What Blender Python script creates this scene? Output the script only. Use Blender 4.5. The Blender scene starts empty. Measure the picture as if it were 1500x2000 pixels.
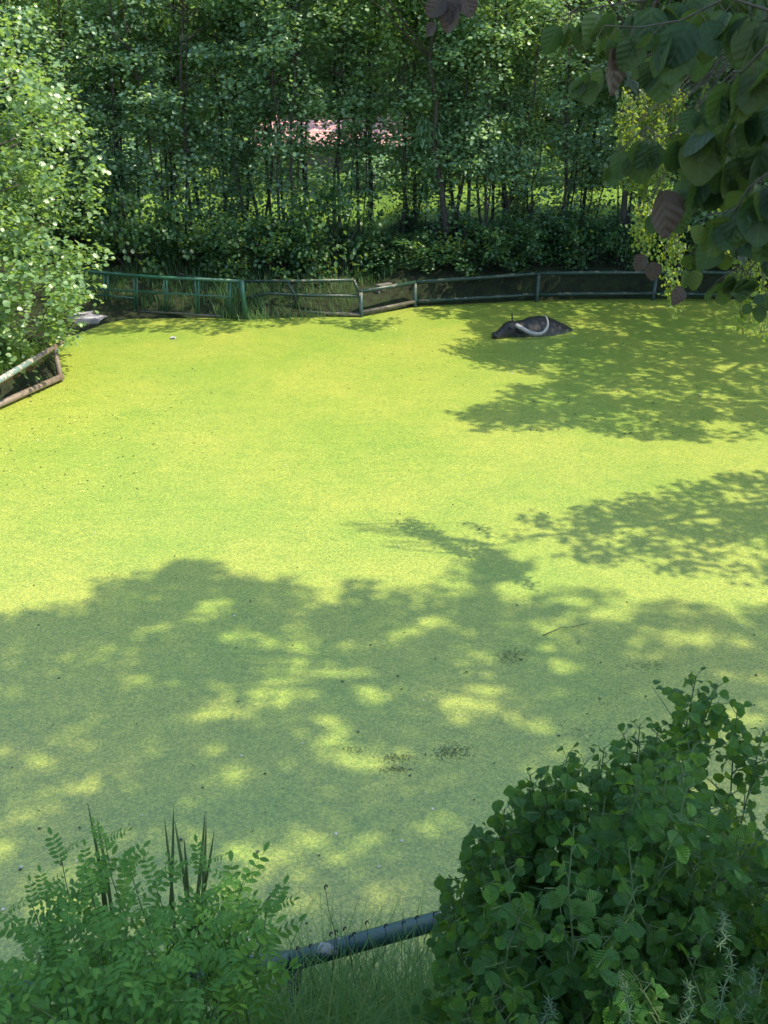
import bpy, math, random
import numpy as np
from mathutils import Vector, Matrix, noise as mnoise
R = math.radians
rng = np.random.default_rng(7)
random.seed(7)
scene = bpy.context.scene
col = scene.collection

# ------------------------------------------------------------------ camera
CAM_H, PITCH, F = 5.0, 26.4, 1750.0          # eye 5 m above the water, F in pixels of a 1500 x 2000 frame
cam_d = bpy.data.cameras.new('camera')
cam_d.sensor_fit = 'VERTICAL'; cam_d.sensor_height = 36; cam_d.lens = 36*F/2000
cam_d.clip_start = .05; cam_d.clip_end = 1500
cam_d.dof.use_dof = True; cam_d.dof.focus_distance = 11; cam_d.dof.aperture_fstop = 14
cam = bpy.data.objects.new('camera', cam_d); col.objects.link(cam)
cam.location = (0, 0, CAM_H); cam.rotation_euler = (R(90-PITCH), 0, 0)
scene.camera = cam

# ------------------------------------------------------------------ light
SUN_EL, SUN_AZ = 57.0, 98.0                  # azimuth to the right of straight ahead (+Y)
S = Vector((math.cos(R(SUN_EL))*math.sin(R(SUN_AZ)), math.cos(R(SUN_EL))*math.cos(R(SUN_AZ)), math.sin(R(SUN_EL))))
w = bpy.data.worlds.new('World'); scene.world = w; w.use_nodes = True
nt = w.node_tree; nt.nodes.clear()
sky = nt.nodes.new('ShaderNodeTexSky'); sky.sky_type = 'NISHITA'; sky.sun_disc = False
sky.sun_elevation = R(SUN_EL); sky.sun_rotation = R(SUN_AZ)
bg = nt.nodes.new('ShaderNodeBackground'); bg.inputs['Strength'].default_value = .15
wo = nt.nodes.new('ShaderNodeOutputWorld')
nt.links.new(sky.outputs[0], bg.inputs[0]); nt.links.new(bg.outputs[0], wo.inputs[0])
sl = bpy.data.lights.new('sun', 'SUN'); sl.energy = 2.75; sl.angle = R(.53); sl.color = (1, .90, .68)
sun = bpy.data.objects.new('sun', sl); col.objects.link(sun)
sun.rotation_euler = S.to_track_quat('Z', 'Y').to_euler(); sun.location = (20, 20, 40)
scene.view_settings.view_transform = 'Standard'; scene.view_settings.look = 'None'
scene.view_settings.gamma = 1; scene.view_settings.use_curve_mapping = False
scene.view_settings.exposure = 1.78

# ------------------------------------------------------------------ measuring helpers
cs, sn = math.cos(R(PITCH)), math.sin(R(PITCH))
def Q(px, py, zc):
    v = (py-1000)/F
    return Vector((zc*(px-750)/F, zc*(cs-v*sn), CAM_H-zc*(sn+v*cs)))
def G(px, py, z=0.0):
    v = (py-1000)/F
    return Q(px, py, (CAM_H-z)/(sn+v*cs))
def inpoly(x, y, poly):
    x = np.asarray(x); y = np.asarray(y); c = np.zeros(x.shape, bool); n = len(poly); j = n-1
    for i in range(n):
        xi, yi = poly[i]; xj, yj = poly[j]
        if yi != yj:
            c ^= ((yi > y) != (yj > y)) & (x < (xj-xi)*(y-yi)/(yj-yi)+xi)
        j = i
    return c
def unit(a): return a/np.maximum(np.linalg.norm(a, axis=-1, keepdims=True), 1e-9)

# ------------------------------------------------------------------ object helpers
def tag(o, label=None, cat=None, group=None, kind=None):
    if label: o['label'] = label
    if cat: o['category'] = cat
    if group: o['group'] = group
    if kind: o['kind'] = kind
    return o
def thing(name, label, cat, loc=(0, 0, 0), rz=0, group=None):
    o = bpy.data.objects.new(name, None); col.objects.link(o); o.location = loc; o.rotation_euler = (0, 0, rz)
    o.empty_display_size = .2
    return tag(o, label, cat, group)
def link(name, me, mat, parent=None, smooth=False, loc=None):
    if mat is not None and not me.materials: me.materials.append(mat)
    if smooth: me.shade_smooth()
    o = bpy.data.objects.new(name, me); col.objects.link(o)
    if parent is not None: o.parent = parent
    if loc is not None: o.location = loc
    return o
def copy_tree(o, parent=None):
    c = o.copy(); col.objects.link(c); c.parent = parent
    for ch in list(o.children): copy_tree(ch, c)
    return c
def fast_mesh(name, V, polys, tint=None, uv=None):
    """polys: list of (n, k) int arrays"""
    me = bpy.data.meshes.new(name)
    me.vertices.add(len(V)); me.vertices.foreach_set('co', np.asarray(V, np.float32).ravel())
    loops = np.concatenate([p.ravel() for p in polys]); lens = np.concatenate([np.full(len(p), p.shape[1]) for p in polys])
    me.loops.add(len(loops)); me.loops.foreach_set('vertex_index', loops.astype(np.int32))
    me.polygons.add(len(lens)); st = np.concatenate([[0], np.cumsum(lens)[:-1]])
    me.polygons.foreach_set('loop_start', st.astype(np.int32)); me.polygons.foreach_set('loop_total', lens.astype(np.int32))
    me.update(calc_edges=True)
    if tint is not None:
        a = me.attributes.new('tint', 'FLOAT', 'FACE'); a.data.foreach_set('value', np.asarray(tint, np.float32))
    if uv is not None:
        l = me.uv_layers.new(name='UVMap'); l.data.foreach_set('uv', np.asarray(uv, np.float32)[loops].ravel())
    return me
class MB:
    def __init__(s): s.v = []; s.f = []
    def box(s, c, d, rot=None, jit=0, r=random):
        b = len(s.v); m = rot if rot is not None else Matrix.Identity(3)
        for x in (-.5, .5):
            for y in (-.5, .5):
                for z in (-.5, .5):
                    p = Vector((x*d[0], y*d[1], z*d[2]))
                    if jit: p += Vector((r.uniform(-jit, jit), r.uniform(-jit, jit), r.uniform(-jit, jit)))
                    s.v.append(tuple(Vector(c)+m@p))
        s.f += [(b+0, b+1, b+3, b+2), (b+4, b+6, b+7, b+5), (b+0, b+4, b+5, b+1), (b+2, b+3, b+7, b+6), (b+0, b+2, b+6, b+4), (b+1, b+5, b+7, b+3)]
        return s
    def tube(s, pts, rad, n=8, cap=True):
        pts = [Vector(p) for p in pts]
        if not hasattr(rad, '__len__'): rad = [rad]*len(pts)
        prev = None; b0 = len(s.v)
        for i, p in enumerate(pts):
            t = (pts[min(i+1, len(pts)-1)]-pts[max(i-1, 0)]).normalized()
            if prev is None: prev = t.orthogonal().normalized()
            prev = (prev-t*prev.dot(t)).normalized(); q = t.cross(prev)
            for k in range(n):
                a = 2*math.pi*k/n
                s.v.append(tuple(p+(prev*math.cos(a)+q*math.sin(a))*rad[i]))
        for i in range(len(pts)-1):
            for k in range(n):
                a = b0+i*n+k; b = b0+i*n+(k+1) % n
                s.f.append((a, b, b+n, a+n))
        if cap:
            s.f.append(tuple(b0+k for k in range(n-1, -1, -1))); e = b0+(len(pts)-1)*n
            s.f.append(tuple(e+k for k in range(n)))
        return s
    def mesh(s, name):
        me = bpy.data.meshes.new(name); me.from_pydata(s.v, [], s.f); me.update(); return me
    def build(s, name, mat, parent=None, smooth=False):
        return link(name, s.mesh(name), mat, parent, smooth)

# ------------------------------------------------------------------ materials
class NT:
    def __init__(s, name):
        s.m = bpy.data.materials.new(name); s.m.use_nodes = True; s.t = s.m.node_tree; s.t.nodes.clear()
        s.out = s.n('OutputMaterial')
    def n(s, typ, **kw):
        x = s.t.nodes.new('ShaderNode'+typ)
        for k, v in kw.items():
            if k.startswith('i_'): x.inputs[k[2:].replace('_', ' ')].default_value = v
            else: setattr(x, k, v)
        return x
    def l(s, a, b): s.t.links.new(a, b)
    def ramp(s, fac, stops, interp='LINEAR'):
        r = s.n('ValToRGB'); cr = r.color_ramp; cr.interpolation = interp
        while len(cr.elements) < len(stops): cr.elements.new(.5)
        for e, (p, c) in zip(cr.elements, stops): e.position = p; e.color = tuple(c)+(1,) if len(c) == 3 else c
        s.l(fac, r.inputs[0]); return r.outputs[0]
    def noise(s, scale, detail=4, rough=.55, co=None, dist=0):
        n = s.n('TexNoise'); n.inputs['Scale'].default_value = scale; n.inputs['Detail'].default_value = detail
        n.inputs['Roughness'].default_value = rough; n.inputs['Distortion'].default_value = dist
        if co is not None: s.l(co, n.inputs['Vector'])
        return n.outputs['Fac']
    def mix(s, fac, a, b, mode='MIX'):
        m = s.n('Mix', data_type='RGBA', blend_type=mode)
        for v, i in ((fac, 0), (a, 6), (b, 7)):
            if hasattr(v, 'is_linked') or hasattr(v, 'links'): s.l(v, m.inputs[i])
            elif i == 0: m.inputs[0].default_value = v
            else: m.inputs[i].default_value = tuple(v)+(1,)
        return m.outputs[2]
    def math(s, op, a, b=0.0, c=0.0):
        m = s.n('Math', operation=op)
        for i, v in enumerate((a, b, c)):
            if hasattr(v, 'links'): s.l(v, m.inputs[i])
            else: m.inputs[i].default_value = v
        return m.outputs[0]
    def bump(s, h, dist, strength=1.0):
        b = s.n('Bump'); b.inputs['Distance'].default_value = dist; b.inputs['Strength'].default_value = strength
        s.l(h, b.inputs['Height']); return b.outputs[0]
def obj_co(k): return k.n('TexCoord').outputs['Object']
def leaf_mat(name, stops, rough=.42, transl=.4, tcol=(.24, .36, .03), spec=.5, veins=None, vb=.45):
    k = NT(name); at = k.n('Attribute', attribute_name='tint'); oi = k.n('ObjectInfo')
    f = k.math('ADD', k.math('MULTIPLY', at.outputs['Fac'], .8), k.math('MULTIPLY', oi.outputs['Random'], .2))
    c = k.ramp(f, stops)
    p = k.n('BsdfPrincipled'); p.inputs['Roughness'].default_value = rough; p.inputs['Specular IOR Level'].default_value = spec
    tr = k.n('BsdfTranslucent')
    if veins:
        uv = k.n('TexCoord').outputs['UV']; sp = k.n('SeparateXYZ'); k.l(uv, sp.inputs[0])
        dv = k.math('ABSOLUTE', k.math('SUBTRACT', sp.outputs[1], .5))
        mid = k.math('SUBTRACT', 1, k.math('SMOOTH_MIN', k.math('MULTIPLY', dv, 28), 1, .3))
        lat = k.math('SUBTRACT', k.math('MULTIPLY', sp.outputs[0], veins), k.math('MULTIPLY', dv, veins*.75))
        tri = k.math('ABSOLUTE', k.math('SUBTRACT', k.math('FRACT', lat), .5))       # .5 on a vein
        lv = k.math('MULTIPLY', k.math('MAXIMUM', k.math('SUBTRACT', tri, .40), 0), 7)
        ve = k.math('MAXIMUM', mid, lv)
        c = k.mix(k.math('MULTIPLY', ve, .13), c, (.16, .23, .09))
        nz = k.noise(14, 3, .6, uv); c = k.mix(k.math('MULTIPLY', nz, .35), c, (.03, .06, .02))
        h = k.math('SUBTRACT', k.math('MULTIPLY', tri, -1.6), mid)
        nb = k.bump(h, .0022 if vb < .6 else .005, vb); k.l(nb, p.inputs['Normal'])
    k.l(c, p.inputs['Base Color'])
    tc = k.mix(.5, c, tcol); tc2 = k.mix(1.0, tc, (1.5, 1.5, 1.2), 'MULTIPLY'); k.l(tc2, tr.inputs[0])
    m = k.n('MixShader'); m.inputs[0].default_value = transl
    k.l(p.outputs[0], m.inputs[1]); k.l(tr.outputs[0], m.inputs[2]); k.l(m.outputs[0], k.out.inputs[0])
    return k.m
def simple(name, stops, scale=6, rough=.8, bump=.01, detail=5, spec=.3, metal=0, bscale=None):
    k = NT(name); co = obj_co(k); c = k.ramp(k.noise(scale, detail, .6, co), stops)
    p = k.n('BsdfPrincipled'); p.inputs['Roughness'].default_value = rough; p.inputs['Metallic'].default_value = metal
    p.inputs['Specular IOR Level'].default_value = spec
    k.l(c, p.inputs['Base Color'])
    if bump: k.l(k.bump(k.noise(bscale or scale*3, 4, .6, co), bump), p.inputs['Normal'])
    k.l(p.outputs[0], k.out.inputs[0]); return k.m
M = {}
M['alder'] = leaf_mat('alder_leaf', [(0, (0.081, 0.161, 0.114)), (.5, (0.155, 0.274, 0.160)), (.85, (0.242, 0.389, 0.201)), (1, (0.346, 0.483, 0.221))], .44, .42, spec=.85)
M['alder_bright'] = leaf_mat('alder_bright_leaf', [(0, (0.070, 0.144, 0.066)), (.5, (0.128, 0.227, 0.094)), (1, (0.227, 0.329, 0.122))], .42, .45, (.30, .42, .03), spec=.9)
M['alder_near'] = leaf_mat('alder_near_leaf', [(0, (0.028, 0.105, 0.021)), (.55, (0.049, 0.165, 0.026)), (.9, (0.071, 0.213, 0.024)), (1, (0.152, 0.306, 0.019))], .48, .35, spec=.34, veins=7, vb=.9)
M['katsura'] = leaf_mat('hanging_leaf', [(0, (0.011, 0.035, 0.013)), (.5, (0.018, 0.049, 0.013)), (.8, (0.038, 0.062, 0.009)), (1, (0.076, 0.101, 0.011))], .5, .3, (.13, .2, .03), spec=.25, veins=5)
M['katsura_red'] = leaf_mat('hanging_purple_leaf', [(0, (0.032, 0.021, 0.019)), (1, (0.061, 0.030, 0.025))], .5, .3, (.12, .06, .05), spec=.3, veins=5)
M['locust'] = leaf_mat('locust_leaf', [(0, (0.043, 0.140, 0.028)), (.6, (0.073, 0.196, 0.031)), (1, (0.125, 0.273, 0.036))], .5, .35, spec=.22)
M['willow'] = leaf_mat('willow_leaf', [(0, (0.105, 0.217, 0.120)), (1, (0.228, 0.381, 0.221))], .34, .3, spec=.6)
M['birch'] = leaf_mat('birch_leaf', [(0, (0.031, 0.083, 0.024)), (.6, (0.056, 0.121, 0.028)), (1, (0.106, 0.181, 0.032))], .42, .5, (.42, .48, .04), spec=.4)
M['shrub'] = leaf_mat('shrub_leaf', [(0, (0.020, 0.059, 0.029)), (.6, (0.040, 0.105, 0.044)), (1, (0.078, 0.157, 0.051))], .45, .35, spec=.4)
M['far'] = leaf_mat('far_leaf', [(0, (0.046, 0.091, 0.026)), (1, (0.117, 0.182, 0.046))], .5, .4, spec=.4)
M['grass'] = leaf_mat('grass_blade', [(0, (0.050, 0.124, 0.037)), (.6, (0.092, 0.194, 0.051)), (.9, (0.156, 0.231, 0.064)), (1, (0.314, 0.293, 0.112))], .6, .35, spec=.12)
M['reed'] = leaf_mat('reed_blade', [(0, (0.033, 0.094, 0.037)), (.7, (0.067, 0.156, 0.057)), (1, (0.149, 0.203, 0.072))], .5, .3, spec=.3)
M['dry'] = leaf_mat('dry_grass', [(0, (0.130, 0.075, 0.035)), (.6, (0.240, 0.150, 0.070)), (1, (0.100, 0.120, 0.040))], .7, .3, (.3, .18, .08), spec=.2)
M['bark'] = simple('bark', [(.3, (.028, .024, .020)), (.7, (.07, .062, .052))], 9, .85, .02)
M['twig'] = simple('twig', [(.3, (.045, .04, .025)), (.7, (.09, .08, .045))], 30, .7, 0)
M['green_stem'] = simple('green_stem', [(.3, (.07, .12, .04)), (.7, (.12, .17, .07))], 30, .6, 0)
M['red_twig'] = simple('red_twig', [(.3, (.16, .07, .05)), (.7, (.22, .12, .09))], 30, .6, 0)
def painted(name, paint, paint2, rust, amt):
    k = NT(name); co = obj_co(k)
    n1 = k.noise(7, 8, .7, co); n2 = k.noise(2.5, 3, .5, co)
    c = k.mix(n2, paint, paint2)
    geo = k.n('NewGeometry'); sp = k.n('SeparateXYZ'); k.l(geo.outputs['Normal'], sp.inputs[0])
    m = k.math('ADD', n1, k.math('MULTIPLY', sp.outputs[2], .06))          # flaked and dirtied more on upper faces
    f = k.ramp(m, [(amt, (0, 0, 0)), (amt+.05, (1, 1, 1))])
    c = k.mix(f, c, rust)
    p = k.n('BsdfPrincipled'); k.l(c, p.inputs['Base Color'])
    k.l(k.math('ADD', k.math('MULTIPLY', f, .35), .38), p.inputs['Roughness'])
    k.l(k.bump(k.math('SUBTRACT', k.noise(40, 3, .6, co), k.math('MULTIPLY', f, .8)), .004), p.inputs['Normal'])
    k.l(p.outputs[0], k.out.inputs[0]); return k.m
M['paint_near'] = painted('green_painted_pipe', (.020, .060, .055), (.035, .088, .07), (.30, .31, .27), .585)
M['paint_far'] = painted('faded_green_paint', (.009, .030, .019), (.017, .042, .028), (.12, .12, .09), .58)
M['gate_paint'] = painted('gate_green_paint', (.016, .075, .042), (.025, .10, .06), (.10, .09, .06), .66)
M['rail_old'] = painted('weathered_rail', (.20, .15, .12), (.14, .105, .08), (.10, .08, .06), .58)
M['rail_far'] = painted('mossy_rail', (.10, .085, .06), (.07, .075, .05), (.05, .045, .035), .56)
M['rail_blue'] = painted('blue_flaked_rail', (.09, .16, .16), (.16, .22, .20), (.36, .30, .25), .50)
M['stone'] = simple('wall_stone', [(.25, (.08, .075, .065)), (.55, (.16, .145, .12)), (.8, (.28, .25, .21))], 3, .9, .03)
M['slab'] = simple('grey_slab', [(.3, (.22, .21, .22)), (.7, (.40, .38, .40))], 3, .9, .03)
M['mud'] = simple('mud', [(.3, (.035, .028, .018)), (.7, (.09, .072, .045))], 5, .8, .03)
M['tile'] = simple('red_tile', [(.3, (.42, .22, .20)), (.7, (.52, .31, .29))], 1.3, .7, .01)
M['render_wall'] = simple('brown_wall', [(.3, (.10, .08, .06)), (.7, (.15, .12, .10))], 1.3, .9, .01)
M['dark_glass'] = simple('window_glass', [(0, (.02, .025, .03)), (1, (.03, .035, .04))], 1, .1, 0, spec=.6)
M['wood'] = simple('brown_wood', [(.3, (.07, .045, .03)), (.7, (.12, .08, .05))], 3, .7, .01)

# ------------------------------------------------------------------ leaf clouds
def T(verts, faces): return np.array(verts, float), faces
T_RHOMB = T([(0, 0, 0), (.5, .36, .07), (1, 0, -.04), (.5, -.36, .07)], [(0, 2, 1), (0, 3, 2)])
T_HEX = T([(0, 0, 0), (.3, .38, .05), (.75, .42, .07), (1, 0, -.03), (.75, -.42, .07), (.3, -.38, .05)], [(0, 3, 2, 1), (0, 5, 4, 3)])
T_NARROW = T([(0, 0, 0), (.35, .085, .02), (1, 0, -.14), (.35, -.085, .02)], [(0, 2, 1), (0, 3, 2)])
T_HEART = T([(0, 0, 0), (.15, .33, .04), (.55, .3, .04), (1, 0, -.08), (.55, -.3, .04), (.15, -.33, .04)], [(0, 3, 2, 1), (0, 5, 4, 3)])
def leafcloud(pos, nrm, ax, size, tm, tint=None):
    tv, tf = tm; N = len(pos); k = len(tv)
    z = unit(nrm); x = unit(ax-(ax*z).sum(1, keepdims=True)*z); y = np.cross(z, x)
    s = np.asarray(size).reshape(-1, 1, 1)*np.ones((N, 1, 1))
    V = pos[:, None, :]+s*(tv[None, :, 0:1]*x[:, None]+tv[None, :, 1:2]*y[:, None]+tv[None, :, 2:3]*z[:, None])
    base = (np.arange(N)*k)[:, None]; polys = []; tt = []
    if tint is None: tint = rng.random(N)
    for f in tf: polys.append(base+np.array(f)[None]); tt.append(tint)
    return V.reshape(-1, 3), polys, np.concatenate(tt)
def cloud_mesh(name, *a, **k):
    V, P, t = leafcloud(*a, **k); return fast_mesh(name, V, P, t)
def sprays(C, Rad, n, flat=.28, droop=.35, up=1.0, rr=None, out=None):
    """n leaves round each centre: a flattened, drooping fan. Returns pos, nrm, ax"""
    r_ = rr or rng; C = np.asarray(C); K = len(C); Rad = np.asarray(Rad).reshape(-1, 1)*np.ones((K, 1))
    a = r_.random((K, n))*2*np.pi; r = np.sqrt(r_.random((K, n)))
    tilt = r_.normal(0, .3, (K, 1, 2))
    dx, dy = np.cos(a)*r, np.sin(a)*r*r_.uniform(.5, 1, (K, 1))
    dz = r_.normal(0, flat, (K, n))-droop*r**2+dx*tilt[:, :, 0]+dy*tilt[:, :, 1]
    ang = r_.random((K, 1))*2*np.pi
    X = dx*np.cos(ang)-dy*np.sin(ang); Y = dx*np.sin(ang)+dy*np.cos(ang)
    d = np.stack([X, Y, dz], -1)*Rad[:, :, None]
    pos = (C[:, None]+d).reshape(-1, 3)
    nrm = np.stack([X*.5, Y*.5, np.full_like(X, up)], -1).reshape(-1, 3)+r_.normal(0, .55, (K*n, 3))
    ax = np.stack([X, Y, -.3*np.ones_like(X)], -1).reshape(-1, 3)+r_.normal(0, .5, (K*n, 3))
    return pos, nrm, ax

# ------------------------------------------------------------------ ground and pond
def gp(px, py): v = G(px, py); return (v.x, v.y)
POND = [gp(0, 795), gp(120, 744), gp(104, 700), gp(96, 668), gp(150, 655), gp(205, 634), gp(245, 623), gp(420, 621), gp(480, 624), gp(560, 621), gp(705, 617),
        gp(810, 598), gp(1048, 586), gp(1275, 583), gp(1500, 586), (11.5, 20.8), (12.2, 14), (10.5, 7), (6, 4.1), (2.5, 3.45), (-.5, 3.3), (-2.5, 3.5), (-5.5, 4.6), (-8.5, 8), (-7.3, 12)]
def poly_dist(x, y, poly):
    d = np.full(x.shape, 1e9); n = len(poly)
    for i in range(n):
        ax_, ay_ = poly[i]; bx, by = poly[(i+1) % n]; ux, uy = bx-ax_, by-ay_
        t = np.clip(((x-ax_)*ux+(y-ay_)*uy)/(ux*ux+uy*uy), 0, 1)
        d = np.minimum(d, np.hypot(x-ax_-t*ux, y-ay_-t*uy))
    return d
def sm(t): t = np.clip(t, 0, 1); return t*t*(3-2*t)
def height(x, y):
    x = np.asarray(x, float); y = np.asarray(y, float)
    d = poly_dist(x, y, POND); ins = inpoly(x, y, POND)
    far = sm((y-10)/5); near = 1-far
    wallside = sm((x+.3)/.8)*far
    zf = .16*sm(d/.25)+.26*np.minimum(d, 3.2)+.34*wallside*sm((d-.05)/.25)
    zn = np.minimum(1.06*d, 3.42)+.05*sm(d/.2)
    leftb = sm((-x-4.5)/1.0)*sm((y-9)/3)*sm((17-y)/1.5)
    z = zf*far+zn*near+leftb*.22*sm(d/.3)
    z = z*(1-.86*sm((-4.9-x)/.8)*sm((y-17.4)/.6)*sm((20.4-y)/.9))
    z = z+.035*np.sin(x*2.1+y)*np.sin(y*1.7-x*.6)*sm(d)
    z = z+np.clip(y-42, 0, 200)*.02
    return np.where(ins, -.5*sm(d/.6)-.02, z)
def axis(lo, hi, step, far, k):
    a = list(np.arange(lo, hi+1e-6, step)); s = step
    while a[-1] < far: s *= k; a.append(a[-1]+s)
    s = step
    while a[0] > -far: s *= k; a.insert(0, a[0]-s)
    return np.array(a)
gx = axis(-14, 14, .2, 700, 1.22); gy = axis(-2, 30, .2, 700, 1.22)
XX, YY = np.meshgrid(gx, gy); ZZ = height(XX, YY)
nx, ny = len(gx), len(gy); idx = np.arange(nx*ny).reshape(ny, nx)
quads = np.stack([idx[:-1, :-1], idx[:-1, 1:], idx[1:, 1:], idx[1:, :-1]], -1).reshape(-1, 4)
k = NT('ground'); co = obj_co(k); sp = k.n('SeparateXYZ'); k.l(co, sp.inputs[0])
lawn = k.ramp(k.noise(1.8, 6, .65, co), [(.3, (.075, .135, .022)), (.55, (.12, .20, .03)), (.75, (.19, .25, .05))])
soil = k.ramp(k.noise(4, 6, .65, co), [(.3, (.012, .013, .008)), (.5, (.022, .028, .012)), (.7, (.025, .045, .014))])
ed = k.math('ADD', sp.outputs[1], k.math('MULTIPLY', k.noise(.6, 3, .5, co), 3))
fm = k.ramp(k.math('DIVIDE', ed, 60), [(25.6/60, (0, 0, 0)), (26.6/60, (1, 1, 1))])
p = k.n('BsdfPrincipled', i_Roughness=.9); p.inputs['Specular IOR Level'].default_value = .2
k.l(k.mix(fm, soil, lawn), p.inputs['Base Color']); k.l(k.bump(k.noise(9, 5, .7, co), .08), p.inputs['Normal'])
k.l(p.outputs[0], k.out.inputs[0]); M['ground'] = k.m
gme = fast_mesh('ground', np.stack([XX, YY, ZZ], -1).reshape(-1, 3), [quads])
tag(link('ground', gme, M['ground'], smooth=True), kind='structure')
def gz(x, y): return float(height(np.array([x]), np.array([y]))[0])

k = NT('pond_water'); p = k.n('BsdfPrincipled', i_Roughness=.08); p.inputs['Base Color'].default_value = (.012, .02, .01, 1)
k.l(p.outputs[0], k.out.inputs[0]); M['water'] = k.m
def poly_mesh(name, pts, z):
    me = bpy.data.meshes.new(name); me.from_pydata([(a, b, z) for a, b in pts], [], [tuple(range(len(pts)))]); me.update(); return me
cx, cy = 1, 12
big = [(cx+(a-cx)*1.04, cy+(b-cy)*1.04) for a, b in POND]
tag(link('pond_water', poly_mesh('pond_water', big, -.012), M['water']), kind='structure')
# duckweed: one sheet with gently uneven fronds
k = NT('duckweed'); co = obj_co(k)
vor = k.n('TexVoronoi'); vor.inputs['Scale'].default_value = 75; k.l(co, vor.inputs['Vector'])
cell = k.n('SeparateColor'); k.l(vor.outputs['Color'], cell.inputs[0])
f1 = k.math('ADD', k.math('MULTIPLY', cell.outputs[0], .62), k.math('MULTIPLY', k.noise(38, 3, .7, co), .38))
c = k.ramp(f1, [(.1, (.115, .165, .027)), (.4, (.200, .247, .032)), (.62, (.272, .302, .040)), (.92, (.385, .395, .076))])
lo = k.noise(.45, 5, .6, co)
c = k.mix(k.ramp(lo, [(.38, (0, 0, 0)), (.62, (1, 1, 1))]), k.mix(1.0, c, (.76, .91, .80), 'MULTIPLY'), c)
st = k.n('Mapping'); st.inputs['Scale'].default_value = (.5, 1.5, 1); k.l(co, st.inputs[0])
dr = k.noise(1.1, 7, .68, st.outputs[0], 1.5)
c = k.mix(k.ramp(dr, [(.47, (0, 0, 0)), (.50, (.55, .55, .55)), (.53, (0, 0, 0))]), c, k.mix(1.0, c, (.66, .82, .8), 'MULTIPLY'))
pt = k.noise(2.2, 6, .7, co)
c = k.mix(k.ramp(pt, [(.50, (0, 0, 0)), (.72, (.6, .6, .6))]), c, k.mix(1.0, c, (1.22, 1.10, 1.2), 'MULTIPLY'))
hol = k.math('MULTIPLY', k.ramp(k.noise(5.5, 6, .72, co), [(.62, (0, 0, 0)), (.74, (1, 1, 1))]), k.math('GREATER_THAN', cell.outputs[1], .52))
c = k.mix(k.math('MULTIPLY', hol, .75), c, (.045, .06, .018))
p = k.n('BsdfPrincipled', i_Roughness=.42); p.inputs['Specular IOR Level'].default_value = .9
k.l(c, p.inputs['Base Color'])
hh = k.math('ADD', k.math('MULTIPLY', vor.outputs['Distance'], -1.0), k.math('MULTIPLY', k.noise(16, 3, .6, co), 1.2))
k.l(k.bump(hh, .005, .65), p.inputs['Normal'])
k.l(p.outputs[0], k.out.inputs[0]); M['duckweed'] = k.m
tag(link('duckweed', poly_mesh('duckweed', [(cx+(a-cx)*1.015, cy+(b-cy)*1.015) for a, b in POND], .0), M['duckweed']),
    'bright green duckweed covering the whole pond', 'duckweed', kind='stuff')

# ------------------------------------------------------------------ building beyond the lawn
def make_shed():
    b = Q(500, 292, 37.0); e = Q(790, 292, 37.0)
    W, D = e.x-b.x+.6, 4.2; x0 = b.x-.3; y0 = b.y+.5; zg = 1.0; ze = b.z; zr = ze+1.15
    t = thing('garden_building', 'low building with a pale red tiled roof beyond the sunlit lawn', 'building', (x0+W/2, y0, zg))
    L = lambda x, y, z: (x-W/2, y, z-zg)
    MB().box(L(W/2, D/2, (zg+ze)/2), (W-.6, D-.6, ze-zg)).build('wall', M['render_wall'], t)
    mb = MB()
    for s, yy0, yy1 in ((1, -.1, D/2), (-1, D+.1, D/2)):
        mb.v += [L(0, yy0, ze), L(W, yy0, ze), L(W, yy1, zr), L(0, yy1, zr), L(0, yy0, ze+.06), L(W, yy0, ze+.06), L(W, yy1, zr+.06), L(0, yy1, zr+.06)]
        o = len(mb.v)-8; mb.f += [(o, o+3, o+2, o+1), (o+4, o+5, o+6, o+7), (o, o+1, o+5, o+4), (o+1, o+2, o+6, o+5), (o+3, o, o+4, o+7)]
    rf = mb.build('roof', M['wood'], t)
    sl_ = math.hypot(D/2+.1, zr-ze); an = math.atan2(zr-ze, D/2+.1); rows = 7; cols = 26
    tm = MB().box((0, 0, 0), (W/cols*.95, sl_/rows*1.12, .035)).mesh('tile'); tm.materials.append(M['tile'])
    for r in range(rows):
        for c_ in range(cols):
            o = link('tile', tm, None, rf); dd = (r+.5)*sl_/rows
            o.location = L((c_+.5)*W/cols, -.1+dd*math.cos(an)-math.sin(an)*.1, ze+dd*math.sin(an)+.10)
            o.rotation_euler = (an-.05+random.uniform(-.012, .012), random.uniform(-.02, .02), 0)
    for fx in (.25, .6):
        f_ = MB().box(L(W*fx, .26, ze-.62), (1.0, .07, .7)).build('window', M['wood'], t)
        MB().box(L(W*fx, .215, ze-.62), (.84, .02, .54)).build('pane', M['dark_glass'], f_)
    MB().box(L(W*.85, .26, zg+.4), (.9, .07, .8)).build('door', M['wood'], t)
make_shed()

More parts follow.
